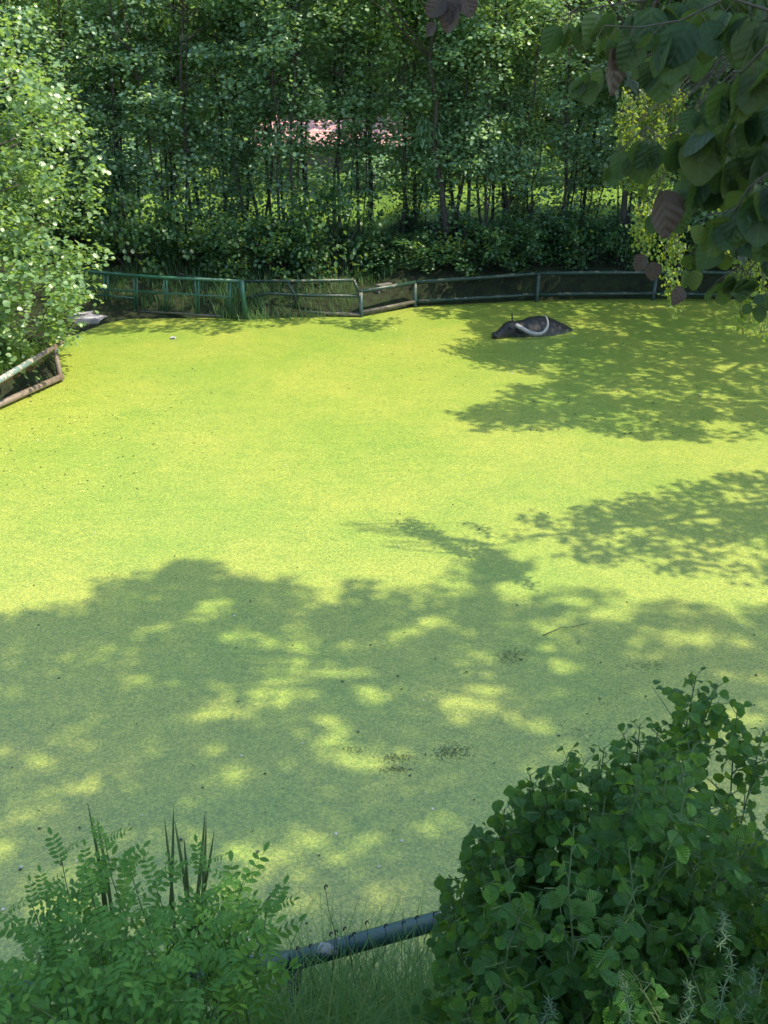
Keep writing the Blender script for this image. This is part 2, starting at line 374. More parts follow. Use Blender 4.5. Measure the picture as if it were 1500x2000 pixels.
# ------------------------------------------------------------------ trees of the far bank
def curve(p0, p1, bend, n=7, wob=.0):
    p0 = Vector(p0); p1 = Vector(p1); out = []
    for i in range(n):
        t = i/(n-1); p = p0.lerp(p1, t)+Vector(bend)*math.sin(math.pi*t)
        if 0 < i < n-1: p += Vector((random.gauss(0, wob), random.gauss(0, wob), 0))
        out.append(p)
    return out
def along(pts, t):
    s = t*(len(pts)-1); i = min(int(s), len(pts)-2); return pts[i].lerp(pts[i+1], s-i)
def tree_variant(H, stems, z0, spread, nlow, nhigh, mat, rad=.05, leaf=.10, per=30, base=None):
    """a slender tree: several stems, limbs and flattened sprays of leaves. Returns trunk mesh, crown mesh"""
    mb = MB(); C = []; Rd = []
    C2 = []
    for s in range(stems):
        a = random.random()*6.28; br = .12+.16*random.random() if stems > 1 else 0
        p0 = Vector((br*math.cos(a), br*math.sin(a), -.15))
        top = Vector((random.gauss(0, .35)+p0.x*4, random.gauss(0, .3)+p0.y*4, H*random.uniform(.85, 1)))
        pts = curve(p0, top, (random.gauss(0, .2), random.gauss(0, .2), 0), 9, .05)
        r0 = rad*random.uniform(.6, 1.15)
        mb.tube(pts, [r0*(1-.8*i/8) for i in range(9)], 6)
        for q in range(int(15/stems)):
            p = along(pts, random.uniform(.9, min(2.4, z0+.4))/H); an = random.random()*6.28; L = random.uniform(.2, .8)
            e = p+Vector((math.cos(an)*L, math.sin(an)*L, L*random.uniform(.0, .5))); mb.tube([p, p.lerp(e, .5)+Vector((0, 0, .04)), e], [.008, .006, .003], 4, False); C.append(tuple(e))
        for q in range(int((nlow+nhigh)/stems)):
            low = random.random() < nlow/(nlow+nhigh)
            z = random.uniform(z0, min(7.2, H-.5)) if low else random.uniform(7.0, H*.98)
            p = along(pts, min(z/H, .98)); an = random.random()*6.28
            L = spread*random.uniform(.35, 1.0)*(1.0 if low else max(.35, 1-(z-7)/(H-6)))
            if z < z0+1.0: L *= .8
            e = p+Vector((math.cos(an)*L, math.sin(an)*L, L*random.uniform(-.15, .55)))
            lp = curve(p, e, (0, 0, .12*L), 4, .02)
            mb.tube(lp, [.014*(1+L)*.8, .010, .007, .004], 4, False)
            for f in (.55, .8, 1.0):
                if f < 1 and random.random() < .25: continue
                c_ = along(lp, f)+Vector((random.gauss(0, .06), random.gauss(0, .06), random.gauss(0, .05)))
                (C if low else C2).append(tuple(c_))
    pos, nr, ax = sprays(C, rng.uniform(.25, .48, len(C)), per)
    V1, P1, t1 = leafcloud(pos, nr, ax, rng.uniform(.7, 1.15, len(pos))*leaf, T_HEX)
    if C2:
        pos, nr, ax = sprays(C2, rng.uniform(.4, .7, len(C2)), 26)
        V2, P2, t2 = leafcloud(pos, nr, ax, rng.uniform(1.2, 1.9, len(pos))*leaf, T_HEX)
        n1 = len(V1); V1 = np.concatenate([V1, V2]); P1 = P1+[q+n1 for q in P2]; t1 = np.concatenate([t1, t2])
    tm = mb.mesh('trunk'); tm.materials.append(M['bark']); tm.shade_smooth()
    cm = fast_mesh('crown', V1, P1, t1); cm.materials.append(mat)
    return tm, cm
VARS = [tree_variant(random.uniform(7.8, 9.2), st, z_, 1.35, nl, 4, M['alder_bright'] if nl in (54, 46) else M['alder'], rad=.042) for st, nl, z_ in ((1, 50, 2.2), (2, 56, 2.4), (3, 62, 2.0), (2, 54, 2.7), (3, 58, 2.3), (1, 46, 2.9))]  # second leaf colour on some variants stands in for sunlit clumps
VARS.append(tree_variant(9.5, 2, 2.9, 1.2, 50, 8, M['alder'], rad=.045))
LOWV = [tree_variant(random.uniform(6.5, 8), 3, 1.4, 1.1, 46, 4, M['alder'], rad=.035) for _ in range(2)]
row = []
for i in range(34):
    x = -13.3+i*.80+random.uniform(-.28, .28); y = 23.0+random.uniform(-.4, 1.0)+(0.5 if i % 2 else 0)
    row.append((x, y, VARS[i % 6] if True else None))
for i in range(24):
    row.append((-15+i*1.35+random.uniform(-.5, .5), 25.0+random.uniform(-.3, .7), VARS[(3, 5)[i % 2]]))
zones = [(-99, -6.2, 'behind the bright left tree'), (-6.2, -3.2, 'behind the green gate railing'), (-3.2, -.6, 'in front of the red roof'),
         (-.6, 2.2, 'behind the fence corner'), (2.2, 5.4, 'behind the buffalo and the stone wall'), (5.4, 99, 'behind the hanging right leaves')]
words = ['first', 'second', 'third', 'fourth', 'fifth', 'sixth', 'seventh', 'eighth', 'ninth', 'tenth', 'eleventh', 'twelfth', 'thirteenth', 'fourteenth', 'fifteenth', 'sixteenth']
row = [(x, y, VARS[6] if -2.7 < x*22/y < -.2 else v) for x, y, v in row]
row.sort(key=lambda r_: r_[0]/r_[1]); cnt = {}
for (x, y, (tm, cm)) in row:
    zi = [i for i, z_ in enumerate(zones) if z_[0] <= x*21/y < z_[1]][0]; n = cnt.get(zi, 0); cnt[zi] = n+1
    t = thing('alder_tree', 'slender dark-stemmed tree %s, %s from left' % (zones[zi][2], words[min(n, 15)]), 'tree', (x, y, gz(x, y)-.05), random.random()*6.28, 'slender trees along the far bank')
    s = random.uniform(.93, 1.1); t.scale = (s, s, s*(1.1 if y > 24.6 else random.uniform(.78, 1.0)))
    link('trunk', tm, None, t); link('crown', cm, None, t)
for i, x in enumerate([-11.5, -9.8, -7.9, -6.9, -3.9, .9, 3.5, 5.3, 8.0]):
    y = 23.9+.5*(i % 3); s = random.uniform(.45, .68)
    t = thing('young_alder', 'low leafy young tree among the far stems, %s from the left' % words[i], 'tree', (x, y, gz(x, y)-.05), i*1.7, 'young trees among the far stems')
    t.scale = (s*1.3, s*1.3, s); link('trunk', LOWV[i % 2][0], None, t); link('crown', LOWV[i % 2][1], None, t)
for i, (x, y) in enumerate([(-8.6, 21.9), (7.5, 22.2), (9.2, 21.8), (-11.2, 20.8)]):
    t = thing('alder_tree', ['low bushy tree behind the muddy corner of the pond', 'low bushy tree behind the stone wall on the right', 'bushy tree at the far right end of the stone wall', 'bushy tree in the gap left of the gate railing'][i], 'tree', (x, y, gz(x, y)), i*2.0)
    link('trunk', LOWV[i % 2][0], None, t); link('crown', LOWV[i % 2][1], None, t)

# understory shrubs on the bank
def shrub_variant(r, h, n, leaf, mat, per=40):
    C = []; mb = MB()
    for i in range(n):
        a = random.random()*6.28; q = math.sqrt(random.random()); z = h*random.uniform(.12, 1)*(1-.35*q*q)
        C.append((q*r*math.cos(a), q*r*math.sin(a), z))
        if i % 2 == 0: mb.tube(curve((C[-1][0]*.2, C[-1][1]*.2, -.1), C[-1], (0, 0, .1), 4, .02), [.014, .011, .008, .004], 4, False)
    pos, nr, ax = sprays(C, rng.uniform(.2, .36, n), per)
    cm = cloud_mesh('foliage', pos, nr, ax, rng.uniform(.7, 1.2, len(pos))*leaf, T_HEX); cm.materials.append(mat)
    sm_ = mb.mesh('stem'); sm_.materials.append(M['bark']); return sm_, cm
SV = [shrub_variant(.95, 1.25, 44, .085, M['shrub']), shrub_variant(.8, 1.0, 34, .075, M['shrub']), shrub_variant(1.0, 1.4, 46, .10, M['alder']), shrub_variant(.7, .8, 30, .065, M['shrub'])]
sp_ = []
for i in range(28):
    sp_.append((-12+i*.9+random.uniform(-.3, .3), 21.9+random.uniform(-.3, .6), i))
for i in range(20):
    sp_.append((-12.5+i*1.3+random.uniform(-.4, .4), 23.6+random.uniform(-.4, .5), i+1))
n = 0
for x, y, i in sp_:
    d = float(poly_dist(np.array([x]), np.array([y]), POND)[0])
    if y < 22.6 and d < .75: y += .5
    s = random.uniform(.55, 1.15)
    side = 'left' if x < -1 else 'right'
    zn_ = [z_[2] for z_ in zones if z_[0] <= x*21/y < z_[1]][0]
    t = thing('understory_shrub', 'dark leafy %s shrub %s' % ('front' if y < 22.9 else 'rear', zn_), 'shrub', (x, y, gz(x, y)-.04), random.random()*6.28, 'dark shrubs under the far bank trees')
    t.scale = (s, s, s*random.choice((.6, .85, 1.15, 1.5))); st, cm = SV[(i*3+n) % 4]; n += 1
    link('stem', st, None, t); link('foliage', cm, None, t)
for i in range(13):
    x = -14+i*2.3+random.uniform(-.5, .5); y = 34.5+random.uniform(-.8, .8)
    t = thing('hedge_shrub', 'sunlit shrub at the back edge of the lawn', 'shrub', (x, y, gz(x, y)-.05), i*1.3, 'shrubs at the back edge of the lawn'); s = random.uniform(1.1, 1.7)
    t.scale = (s*1.3, s, s*.8); st, cm = SV[i % 4]; link('stem', st, None, t); link('foliage', cm, None, t)
# thin bare saplings
for i in range(26):
    x = -9.5+i*.75+random.uniform(-.3, .3); y = 22.7+random.uniform(-.5, 1.4); h = random.uniform(3.2, 5.5)
    t = thing('sapling', 'thin upright sapling stem among the far bank trees', 'sapling', (x, y, gz(x, y)-.05), 0, 'thin sapling stems among the far bank trees')
    lean = random.gauss(0, .25); pts = curve((0, 0, 0), (lean, random.gauss(0, .2), h), (random.gauss(0, .1), 0, 0), 6, .03)
    MB().tube(pts, [.022-.003*j for j in range(6)], 5).build('trunk', M['bark'], t, True)
    C = [tuple(along(pts, f)+Vector((random.gauss(0, .15), random.gauss(0, .15), 0))) for f in np.linspace(.45, 1, 9)]
    pos, nr, ax = sprays(C, .24, 16)
    link('crown', cloud_mesh('crown', pos, nr, ax, rng.uniform(.06, .10, len(pos)), T_HEX), M['alder'], t)

# woodland beyond the lawn
FV = []
for _ in range(3):
    C = []
    for i in range(190):
        v = Vector((random.gauss(0, 1), random.gauss(0, 1), random.gauss(0, 1))).normalized()*(random.random()**.4)
        C.append((v.x*3.3, v.y*3.0, 5.2+v.z*4.9))
    pos, nr, ax = sprays(C, rng.uniform(.5, .9, len(C)), 46)
    cm = cloud_mesh('crown', pos, nr, ax, rng.uniform(.18, .30, len(pos)), T_HEX); cm.materials.append(M['far'])
    tm = MB().tube(curve((0, 0, -.3), (0, 0, 7), (.2, 0, 0), 6, .1), [.25, .22, .19, .15, .1, .05], 8).mesh('trunk'); tm.materials.append(M['bark']); FV.append((tm, cm))
for i in range(22):
    x = -26+i*2.5+random.uniform(-.6, .6); y = (45 if i % 2 else 50)+random.uniform(-1.5, 1.5)
    t = thing('woodland_tree', 'broad sunlit tree beyond the lawn behind the far bank', 'tree', (x, y, gz(x, y)), random.random()*6.28, 'broad trees beyond the lawn')
    s = random.uniform(1.0, 1.4); t.scale = (s, s, s); tm, cm = FV[i % 3]; link('trunk', tm, None, t); link('crown', cm, None, t)
# lawn grass beyond the trees
def blades(name, P, H, W, mat, lean=.35, seg=3, tint=None, kind='stuff', label=None, cat=None, parent=None, dirs=None, curl=1.6):
    P = np.asarray(P); N = len(P); H = np.asarray(H)*np.ones(N); W = np.asarray(W)*np.ones(N)
    a = rng.random(N)*2*np.pi if dirs is None else dirs
    d = np.stack([np.cos(a), np.sin(a), np.zeros(N)], -1); s = np.stack([-np.sin(a), np.cos(a), np.zeros(N)], -1)
    ln = np.abs(rng.normal(lean, lean*.5, N))
    rows_ = []
    for j in range(seg+1):
        t = j/seg; c = P+np.array([0, 0, 1.])*(H*t*(1-.25*ln*t))[:, None]+d*(H*ln*t**curl)[:, None]
        c[:, 2] -= (H*ln*.35*t**3)
        wj = (W*(1-t)**.6*(.6+.4*min(1, t*4)))[:, None]*.5
        if j == seg: rows_.append(c)
        else: rows_ += [c-s*wj, c+s*wj]
    k_ = 2*seg+1; V = np.stack(rows_, 1).reshape(-1, 3); b = (np.arange(N)*k_)[:, None]
    q = [b+np.array([[2*j, 2*j+1, 2*j+3, 2*j+2]]) for j in range(seg-1)]; tri = b+np.array([[2*seg-2, 2*seg-1, 2*seg]])
    tt = rng.random(N) if tint is None else tint
    me = fast_mesh(name, V, q+[tri], np.tile(tt, seg))
    o = link(name, me, mat, parent); return tag(o, label, cat, kind=kind)
n = 30000; x = rng.uniform(-17, 17, n); y = 25.6+rng.random(n)**1.4*14
blades('lawn_grass', np.stack([x, y, height(x, y)], -1), rng.uniform(.08, .25, n), .02, None, .5, 2, label='sunlit grass of the lawn behind the far trees', cat='grass').data.materials.append(
    leaf_mat('lawn_blade', [(0, (.09, .17, .03)), (1, (.18, .27, .05))], .5, .5, (.35, .5, .04), spec=.3))

# ------------------------------------------------------------------ narrow-leaved tree (right of centre)
t = thing('willow_tree', 'pale narrow-leaved tree with drooping sprays behind the far fence, right of centre', 'tree', (0, 0, 0))
base = Q(905, 440, 22.0); base.z = gz(base.x, base.y)-.1
spx = [(885, 95), (900, 130), (872, 165), (905, 175), (930, 190), (880, 215), (915, 225), (950, 230), (985, 225), (850, 245), (890, 255), (925, 255), (965, 260), (1000, 205), (835, 270), (865, 285),
       (945, 290), (980, 265), (925, 315), (955, 325), (900, 200), (995, 245), (880, 130), (1010, 235), (830, 250), (940, 315), (885, 300), (1020, 300)]
C = [tuple(Q(a, b-8, 21.0+random.uniform(-.35, .35))) for a, b in spx]; mb = MB()
tp = curve(base, Q(905, 60, 21.5), (.15, 0, 0), 8, .04); mb.tube(tp, [.055-.006*i for i in range(8)], 6)
for c_ in C:
    a = along(tp, min(.95, max(.3, (c_[2]-base.z-.3)/(tp[-1].z-base.z)))); mb.tube(curve(a, c_, (0, 0, .1), 4, .01), [.012, .009, .006, .003], 4, False)
mb.build('trunk', M['bark'], t, True)
pos, nr, ax = sprays(C, .30, 80, flat=.3, droop=.5); ax[:, 2] -= 1.1
link('crown', cloud_mesh('crown', pos, nr, ax, rng.uniform(.16, .24, len(pos)), T_NARROW), M['willow'], t)

# ------------------------------------------------------------------ big bright tree on the left
CR = [(-420, -60), (0, 20), (60, 60), (95, 105), (112, 170), (128, 225), (150, 260), (172, 335), (165, 375), (185, 400), (168, 440), (150, 470), (172, 520), (170, 555), (140, 590), (142, 625), (128, 662), (90, 668), (70, 690), (0, 700), (-60, 715), (-420, 700)]
t = thing('alder_tree', 'large sunlit bright green tree leaning over the left edge of the pond', 'tree', (0, 0, 0))
C = []
while len(C) < 520:
    a, b = random.uniform(-420, 190), random.uniform(-60, 715)
    if mnoise.noise(Vector((a*.018, b*.018, 3))) < -.27 and a > -60: continue
    if inpoly([a], [b], CR)[0]: C.append(tuple(Q(a-14, b, 16.0+random.uniform(-1.5, 1.5)-abs(a-190)*.0012)))
for a, b in [(182, 330), (176, 300), (150, 228), (135, 190), (188, 487), (170, 490), (178, 400), (180, 362), (150, 245), (160, 575), (160, 545), (120, 645), (110, 120), (140, 640)]: C.append(tuple(Q(a-6, b+3, 15.8)))
mb = MB(); base = Vector((-8.6, 15.4, gz(-8.6, 15.4)-.2))
tp = curve(base, (-8.4, 15.0, 8.5), (.3, 0, 0), 8, .08); mb.tube(tp, [.17-.018*i for i in range(8)], 8)
tp2 = curve(base+Vector((.3, -.2, 0)), (-6.4, 14.8, 5.0), (-.3, 0, -.4), 8, .06); mb.tube(tp2, [.09-.01*i for i in range(8)], 6)
for i, c_ in enumerate(C):
    if i % 3 == 0:
        q = tp if i % 2 else tp2
        f = min(.97, max(.12, (c_[2]-.9)/(q[-1].z)))
        a = along(q, f); mb.tube(curve(a, c_, (0, 0, .15), 5, .03), [.03, .024, .016, .01, .005], 5, False)
mb.build('trunk', M['bark'], t, True)
pos, nr, ax = sprays(C, rng.uniform(.24, .42, len(C)), 58, flat=.34)
link('crown', cloud_mesh('crown', pos, nr, ax, rng.uniform(.065, .115, len(pos)), T_HEX), M['alder_bright'], t)

# ------------------------------------------------------------------ trees of the right bank whose crowns shade the water
SH_A = [(880, 535), (905, 600), (925, 655), (985, 668), (930, 682), (965, 693), (1000, 705), (955, 716), (1110, 742), (1010, 758), (985, 780), (905, 797), (888, 815), (950, 822), (935, 838), (1050, 836), (1100, 830),
        (1200, 848), (1350, 858), (1430, 848), (1500, 842), (1700, 800), (1700, 535)]
SH_E = [(60, 565), (60, 640), (150, 650), (240, 655), (330, 644), (420, 654), (520, 640), (640, 633), (720, 646), (800, 628), (930, 622), (1000, 575), (1000, 558)]
SH_B = [(985, 1042), (1060, 1030), (1010, 1012), (1100, 998), (1190, 985), (1270, 972), (1320, 948), (1420, 930), (1500, 928), (1750, 900), (1750, 1150), (1500, 1138), (1380, 1142), (1270, 1110), (1170, 1108), (1110, 1085), (1040, 1070)]
SH_C = [(862, 1098), (950, 1086), (1040, 1100), (960, 1120), (1010, 1140), (920, 1150), (900, 1120)]
SH_D = [(-300, 1210), (0, 1202), (130, 1192), (205, 1150), (245, 1112), (330, 1104), (400, 1094), (482, 1098), (425, 1122), (500, 1140), (480, 1162), (560, 1145), (640, 1134), (760, 1142), (700, 1158), (830, 1160), (880, 1150),
        (960, 1165), (1080, 1160), (1200, 1172), (1090, 1190), (1130, 1200), (1010, 1238), (1120, 1240), (1180, 1210), (1300, 1190), (1420, 1180), (1500, 1178), (1800, 1150), (1800, 2200), (-300, 2200)]
HOLES = [(215, 1285, 60, 12), (320, 1322, 95, 17), (380, 1372, 60, 9), (470, 1235, 70, 22), (540, 1262, 60, 16), (585, 1295, 60, 14), (500, 1330, 90, 13), (545, 1365, 70, 10), (470, 1412, 70, 9), (250, 1255, 40, 9),
         (935, 1322, 70, 11), (905, 1350, 80, 16), (960, 1380, 50, 12), (840, 1395, 70, 16), (720, 1370, 90, 18), (700, 1330, 70, 10), (1075, 1302, 40, 12), (1062, 1424, 32, 8), (870, 1435, 60, 9), (780, 1240, 60, 9),
         (640, 1492, 80, 11), (935, 1473, 40, 8), (555, 1640, 75, 38), (470, 1655, 50, 22), (665, 1670, 55, 16), (500, 1592, 80, 14), (40, 1598, 100, 22), (15, 1690, 50, 22), (30, 1545, 80, 10), (110, 1770, 140, 28), (600, 1770, 60, 22),
         (1370, 1252, 85, 22), (1440, 1330, 70, 18), (1230, 1250, 60, 7), (1385, 1370, 60, 12), (330, 1800, 60, 40), (900, 1230, 60, 7), (980, 1210, 60, 8), (560, 1870, 60, 40), (650, 1230, 40, 7), (860, 1180, 60, 5), (600, 1180, 60, 6), (1050, 1205, 40, 8)]
def in_hole(a, b):
    for hx, hy, rx, ry in HOLES:
        if ((a-hx)/(rx*.86))**2+((b-hy)/(ry*.9+1))**2 < 1: return True
    return False
Sx, Sy = S.x/S.z, S.y/S.z
def crown_pts(poly, dens, hlo, hhi, margin=0, lim=(-200, 1650, 560, 2100), holes=True, keep=None):
    """leaf-spray centres whose shadows fall inside an outline on the water"""
    out = []; g = [G(a, b) for a, b in poly]; xs = [q.x for q in g]; ys = [q.y for q in g]
    gpoly = [(q.x, q.y) for q in g]; x0, x1 = max(min(xs), -8), min(max(xs), 9.5); y0, y1 = max(min(ys), 2.2), max(ys)
    n = int((x1-x0)*(y1-y0)*dens)
    X = np.random.default_rng(3).uniform(x0, x1, n); Y = np.random.default_rng(4).uniform(y0, y1, n); ok = inpoly(X, Y, gpoly)
    for x, y in zip(X[ok], Y[ok]):
        zc = y*cs+CAM_H*sn; a = 750+F*x/zc; b = 1000+F*((CAM_H*cs-y*sn)/zc)
        if holes and in_hole(a, b): continue
        if keep and random.random() > keep(a, b): continue
        h = random.uniform(hlo, hhi); out.append((x+Sx*h, y+Sy*h, h))
    return out
def shade_tree(base, C, label, rad,  per, leaf, R0, tops, flat=.1):
    t = thing('overhanging_tree', label, 'tree', (0, 0, 0), 0, None)
    base = Vector(base); base.z = gz(base.x, base.y)-.2; mb = MB(); C = [Vector(c) for c in C]
    cen = sum(C, Vector())/len(C); top = Vector(tops)
    tp = curve(base, top, (-.3, 0, 0), 9, .06); mb.tube(tp, [rad*1.2*(1-.75*i/8) for i in range(9)], 10)
    # main boughs run to the mean of groups of sprays, twigs from the boughs to the sprays
    C.sort(key=lambda c: math.atan2(c.y-top.y, c.x-top.x)); ng = 9; sz = max(1, len(C)//ng)
    for gi in range(0, len(C), sz):
        grp = C[gi:gi+sz]; m = sum(grp, Vector())/len(grp); far_ = max(grp, key=lambda c: (c-top).length)
        lp = curve(along(tp, random.uniform(.6, .95)), m.lerp(far_, .6), (0, 0, .3), 7, .05)
        mb.tube(lp, [rad*.37*v_ for v_ in (1, .8, .67, .5, .37, .24, .13)], 6, False)
        for c_ in grp[::3]:
            q = min(lp[2:], key=lambda p_: (p_-c_).length); mb.tube([q, q.lerp(c_, .5)+Vector((0, 0, .04)), c_], [.012, .009, .004], 4, False)
    mb.build('trunk', M['bark'], t, True)
    pos, nr, ax = sprays([tuple(c) for c in C], rng.uniform(.75, 1.2, len(C))*R0, per, flat=flat, droop=.2)
    link('crown', cloud_mesh('crown', pos, nr, ax, rng.uniform(.8, 1.2, len(pos))*leaf, T_HEX), M['alder'], t)
def kA(a, b):
    v = 1.0
    if b > 700 and a > 1150: v = .9
    return v
shade_tree((13.0, 16.2, 0), crown_pts(SH_A, 26, 7.4, 9.0, keep=kA), 'tall tree on the right bank shading the water round the buffalo', .2, 22, .10, .24, (11.0, 16.2, 8.6))
C = [c for c in crown_pts(SH_E, 13, 6.9, 8.3, holes=False) if not (2.6 < c[0] < 5.4 and c[1] > 18.9)]  # two added trees, crowns shaped so their shadows darken the far water edge
shade_tree((1.6, 22.8, 0), [c for c in C if c[0] < 2.2], 'added shade tree of the far bank, behind the fence corner', .07, 22, .10, .26, (1.3, 22.0, 7.8))
shade_tree((6.0, 22.9, 0), [c for c in C if c[0] >= 2.2], 'added dark-stemmed shade tree of the far bank behind the buffalo', .07, 22, .10, .26, (5.8, 22.0, 7.8))
shade_tree((13.2, 9.7, 0), crown_pts(SH_B, 24, 6.6, 8.2, keep=lambda a, b: .62 if b > 1040 else .95), 'tall tree on the right bank casting the middle patch of shade', .2, 20, .095, .20, (11.0, 9.9, 8.0))
shade_tree((11.6, 5.0, 0), crown_pts(SH_D, 24, 11.5, 15.0)+crown_pts(SH_C, 22, 11.0, 12.0), 'tall spreading tree on the near right bank shading the foreground water', .2, 30, .105, .22, (9.8, 5.6, 12.5))
# crown that shades the near bank below the viewer
C = []
for i in range(420):
    x = random.uniform(-3.6, 3.6); y = random.uniform(.2, 3.6); z = gz(x, y)+1.0; h = random.uniform(11, 14)-z; C.append((x+Sx*h, y+Sy*h, z+h))
shade_tree((11.8, 2.4, 0), C, 'tall tree right of the viewpoint shading the near bank', .2, 30, .14, .3, (8.8, 2.2, 12))

# ------------------------------------------------------------------ weeping birch on the right
t = thing('weeping_birch', 'yellow-green weeping birch hanging over the right end of the pond', 'tree', (0, 0, 0))
mb = MB(); base = Vector((9.0, 18.4, gz(13, 18)-.3)); base = Vector((12.7, 18.2, gz(12.7, 18.2)-.2))
tp = curve(base, (8.2, 17.2, 8.2), (.5, 0, .8), 9, .05); mb.tube(tp, [.15-.014*i for i in range(9)], 8)
POSn = []; 
strands = []
for i in range(34):      # upper curtain
    a = random.uniform(1215, 1390); strands.append((a, random.uniform(140, 230)+abs(a-1300)*.3, random.uniform(290, 400), 15.5+random.uniform(-.6, .6)))
for i in range(16): a = random.uniform(1205, 1290); strands.append((a, random.uniform(230, 300), random.uniform(330, 400), 15.5+random.uniform(-.5, .5)))
near_s = [(1320, 330, 612, 14.6), (1316, 420, 600, 14.6), (1322, 430, 520, 14.7), (1262, 380, 505, 14.8), (1255, 390, 500, 14.8), (1268, 360, 495, 14.9), (1245, 350, 430, 15), (1232, 380, 430, 15),
            (1270, 380, 440, 15), (1310, 300, 480, 14.8), (1352, 320, 470, 15), (1370, 380, 450, 15), (1385, 400, 450, 15), (1460, 430, 640, 14.2), (1475, 450, 600, 14.3), (1452, 500, 650, 14.2), (1440, 380, 560, 14.4), (1490, 420, 660, 14.0),
            (1215, 300, 430, 15.2), (1400, 300, 440, 15), (1420, 320, 500, 14.8)]
near_s = [q for q in near_s if q[2] > 475]; near_s = near_s+[(a+random.uniform(-7, 7), b0, b1-random.uniform(0, 40), zc) for a, b0, b1, zc in near_s]
def hang(strands, mb, tp, dens, top=False):
    out = []
    for (a, b0, b1, zc) in strands:
        p0 = Q(a+random.uniform(-6, 10), b0, zc); p1 = Q(a, b1, zc-.1); lp = curve(p0, p1, (random.gauss(0, .04), 0, 0), 6, .012)
        if top:
            q = min(tp[3:], key=lambda v: (v-p0).length); u = Vector((q.x*.35+p0.x*.65, q.y*.35+p0.y*.65, q.z-.1)); mb.tube([q, u, p0.lerp(u, .35)+Vector((.05, 0, 0)), p0], [.009, .005, .003, .003], 4, False)
        else:
            q = along(tp, random.uniform(.55, .98)); mb.tube([q, q.lerp(p0, .6)+Vector((0, 0, .35)), p0], [.010, .007, .004], 4, False)
        mb.tube(lp, [.006, .005, .004, .003, .003, .002], 4, False)
        for j in range(int((p1-p0).length*dens)):
            p_ = along(lp, random.random()); out.append(tuple(p_+Vector((random.gauss(0, .045), random.gauss(0, .045), random.gauss(0, .03)))))
    return np.array(out)
def hang_leaves(pos, lo_, hi_, t):
    nr = rng.normal(0, 1, (len(pos), 3))+np.array([.3, -.6, .5]); ax = rng.normal(0, .35, (len(pos), 3))+np.array([0, 0, -1.])
    link('crown', cloud_mesh('crown', pos, nr, ax, rng.uniform(lo_, hi_, len(pos)), T_HEART), M['birch'], t)
pos = hang(strands, mb, tp, 75); mb.build('trunk', M['bark'], t, True); hang_leaves(pos, .05, .085, t)
t = thing('weeping_birch', 'bright yellow-green drooping birch strands dangling in the sun among the big hanging leaves', 'tree')
mb = MB(); tp = curve((11.4, 10.2, gz(11.4, 10.2)-.2), (9.2, 9.5, 6.6), (.2, 0, .3), 5, .03)+curve((8.2, 9.3, 6.9), (5.6, 8.6, 6.6), (0, 0, .2), 6, .05)
mb.tube(tp, [.11, .10, .09, .08, .07, .06, .05, .04, .03, .02, .01], 8)
pos = hang([(a, max(b0, 398), b1, zc-5.8) for a, b0, b1, zc in near_s], mb, tp, 120, True); mb.build('trunk', M['bark'], t, True); hang_leaves(pos, .03, .052, t)

# ------------------------------------------------------------------ stone wall behind the far right fence
wl = [gp(745, 603), gp(810, 592), gp(1048, 579), gp(1275, 576), gp(1500, 579), (11.3, 20.9)]
wl = [(a, b+.28) for a, b in wl]
t = thing('stone_wall', 'low rough stone retaining wall behind the far right fence', 'wall')
STN = []
for v_ in range(6):
    mb = MB().box((0, 0, 0), (1, 1, 1), jit=.13); STN.append(mb.mesh('stone')); STN[-1].materials.append(M['stone'])
core = MB(); ns = 0; H = .50
for (a, b) in zip(wl[:-1], wl[1:]):
    A = Vector((a[0], a[1], 0)); B = Vector((b[0], b[1], 0)); D = B-A; L = D.length; an = math.atan2(D.y, D.x)
    core.box(((A+B)/2+Vector((0, .20, H/2-.12))), (L, .22, H+.02), Matrix.Rotation(an, 3, 'Z'))
    z = -.10
    for h_ in (.17, .14, .16, .13):
        s = -random.random()*.15
        while s < L-.05:
            w_ = random.uniform(.16, .34)
            if ns < 300:
                o = link('stone', STN[ns % 6], None, t); c_ = A+D.normalized()*(s+w_/2)
                o.location = (c_.x, c_.y+.02, z+h_/2+random.uniform(-.01, .01)); o.scale = (w_*.93, .22+random.uniform(-.03, .04), h_*.9); o.rotation_euler = (random.uniform(-.06, .06), random.uniform(-.08, .08), an+random.uniform(-.06, .06)); ns += 1
            s += w_
        z += h_
core.build('wall_core', M['mud'], t)

# ------------------------------------------------------------------ far pipe fence (right part)
t = thing('pipe_fence', 'weathered green pipe fence standing in the far right edge of the pond', 'fence')
posts = [(705, 619, .56), (810, 600, .57), (1048, 589, .66), (1275, 586, .65), (1500, 590, .65)]
PB = [G(a, b) for a, b, h_ in posts]; tops = [Vector((q.x, q.y, p_[2])) for q, p_ in zip(PB, posts)]
PB.append(Vector((11.0, 20.6, 0))); tops.append(Vector((11.0, 20.6, .65)))
for q, tp_ in zip(PB, tops):
    MB().tube([(q.x, q.y, -.5), (q.x, q.y, tp_.z-.01)], .05, 10).build('post', M['paint_far'], t, True)
for i in range(len(PB)-1):
    MB().tube([tops[i], tops[i].lerp(tops[i+1], .5)+Vector((0, 0, random.uniform(-.01, .02))), tops[i+1]], .046, 10).build('top_rail', M['paint_far'], t, True)
    lo_ = [.10, .13, .17, .16, .15, .15]
    a = Vector((PB[i].x, PB[i].y-.005, lo_[i])); b = Vector((PB[i+1].x, PB[i+1].y-.005, lo_[i+1]))
    MB().tube([a, b], .042, 10).build('bottom_rail', M['rail_far'] if i == 0 else M['paint_far'], t, True)
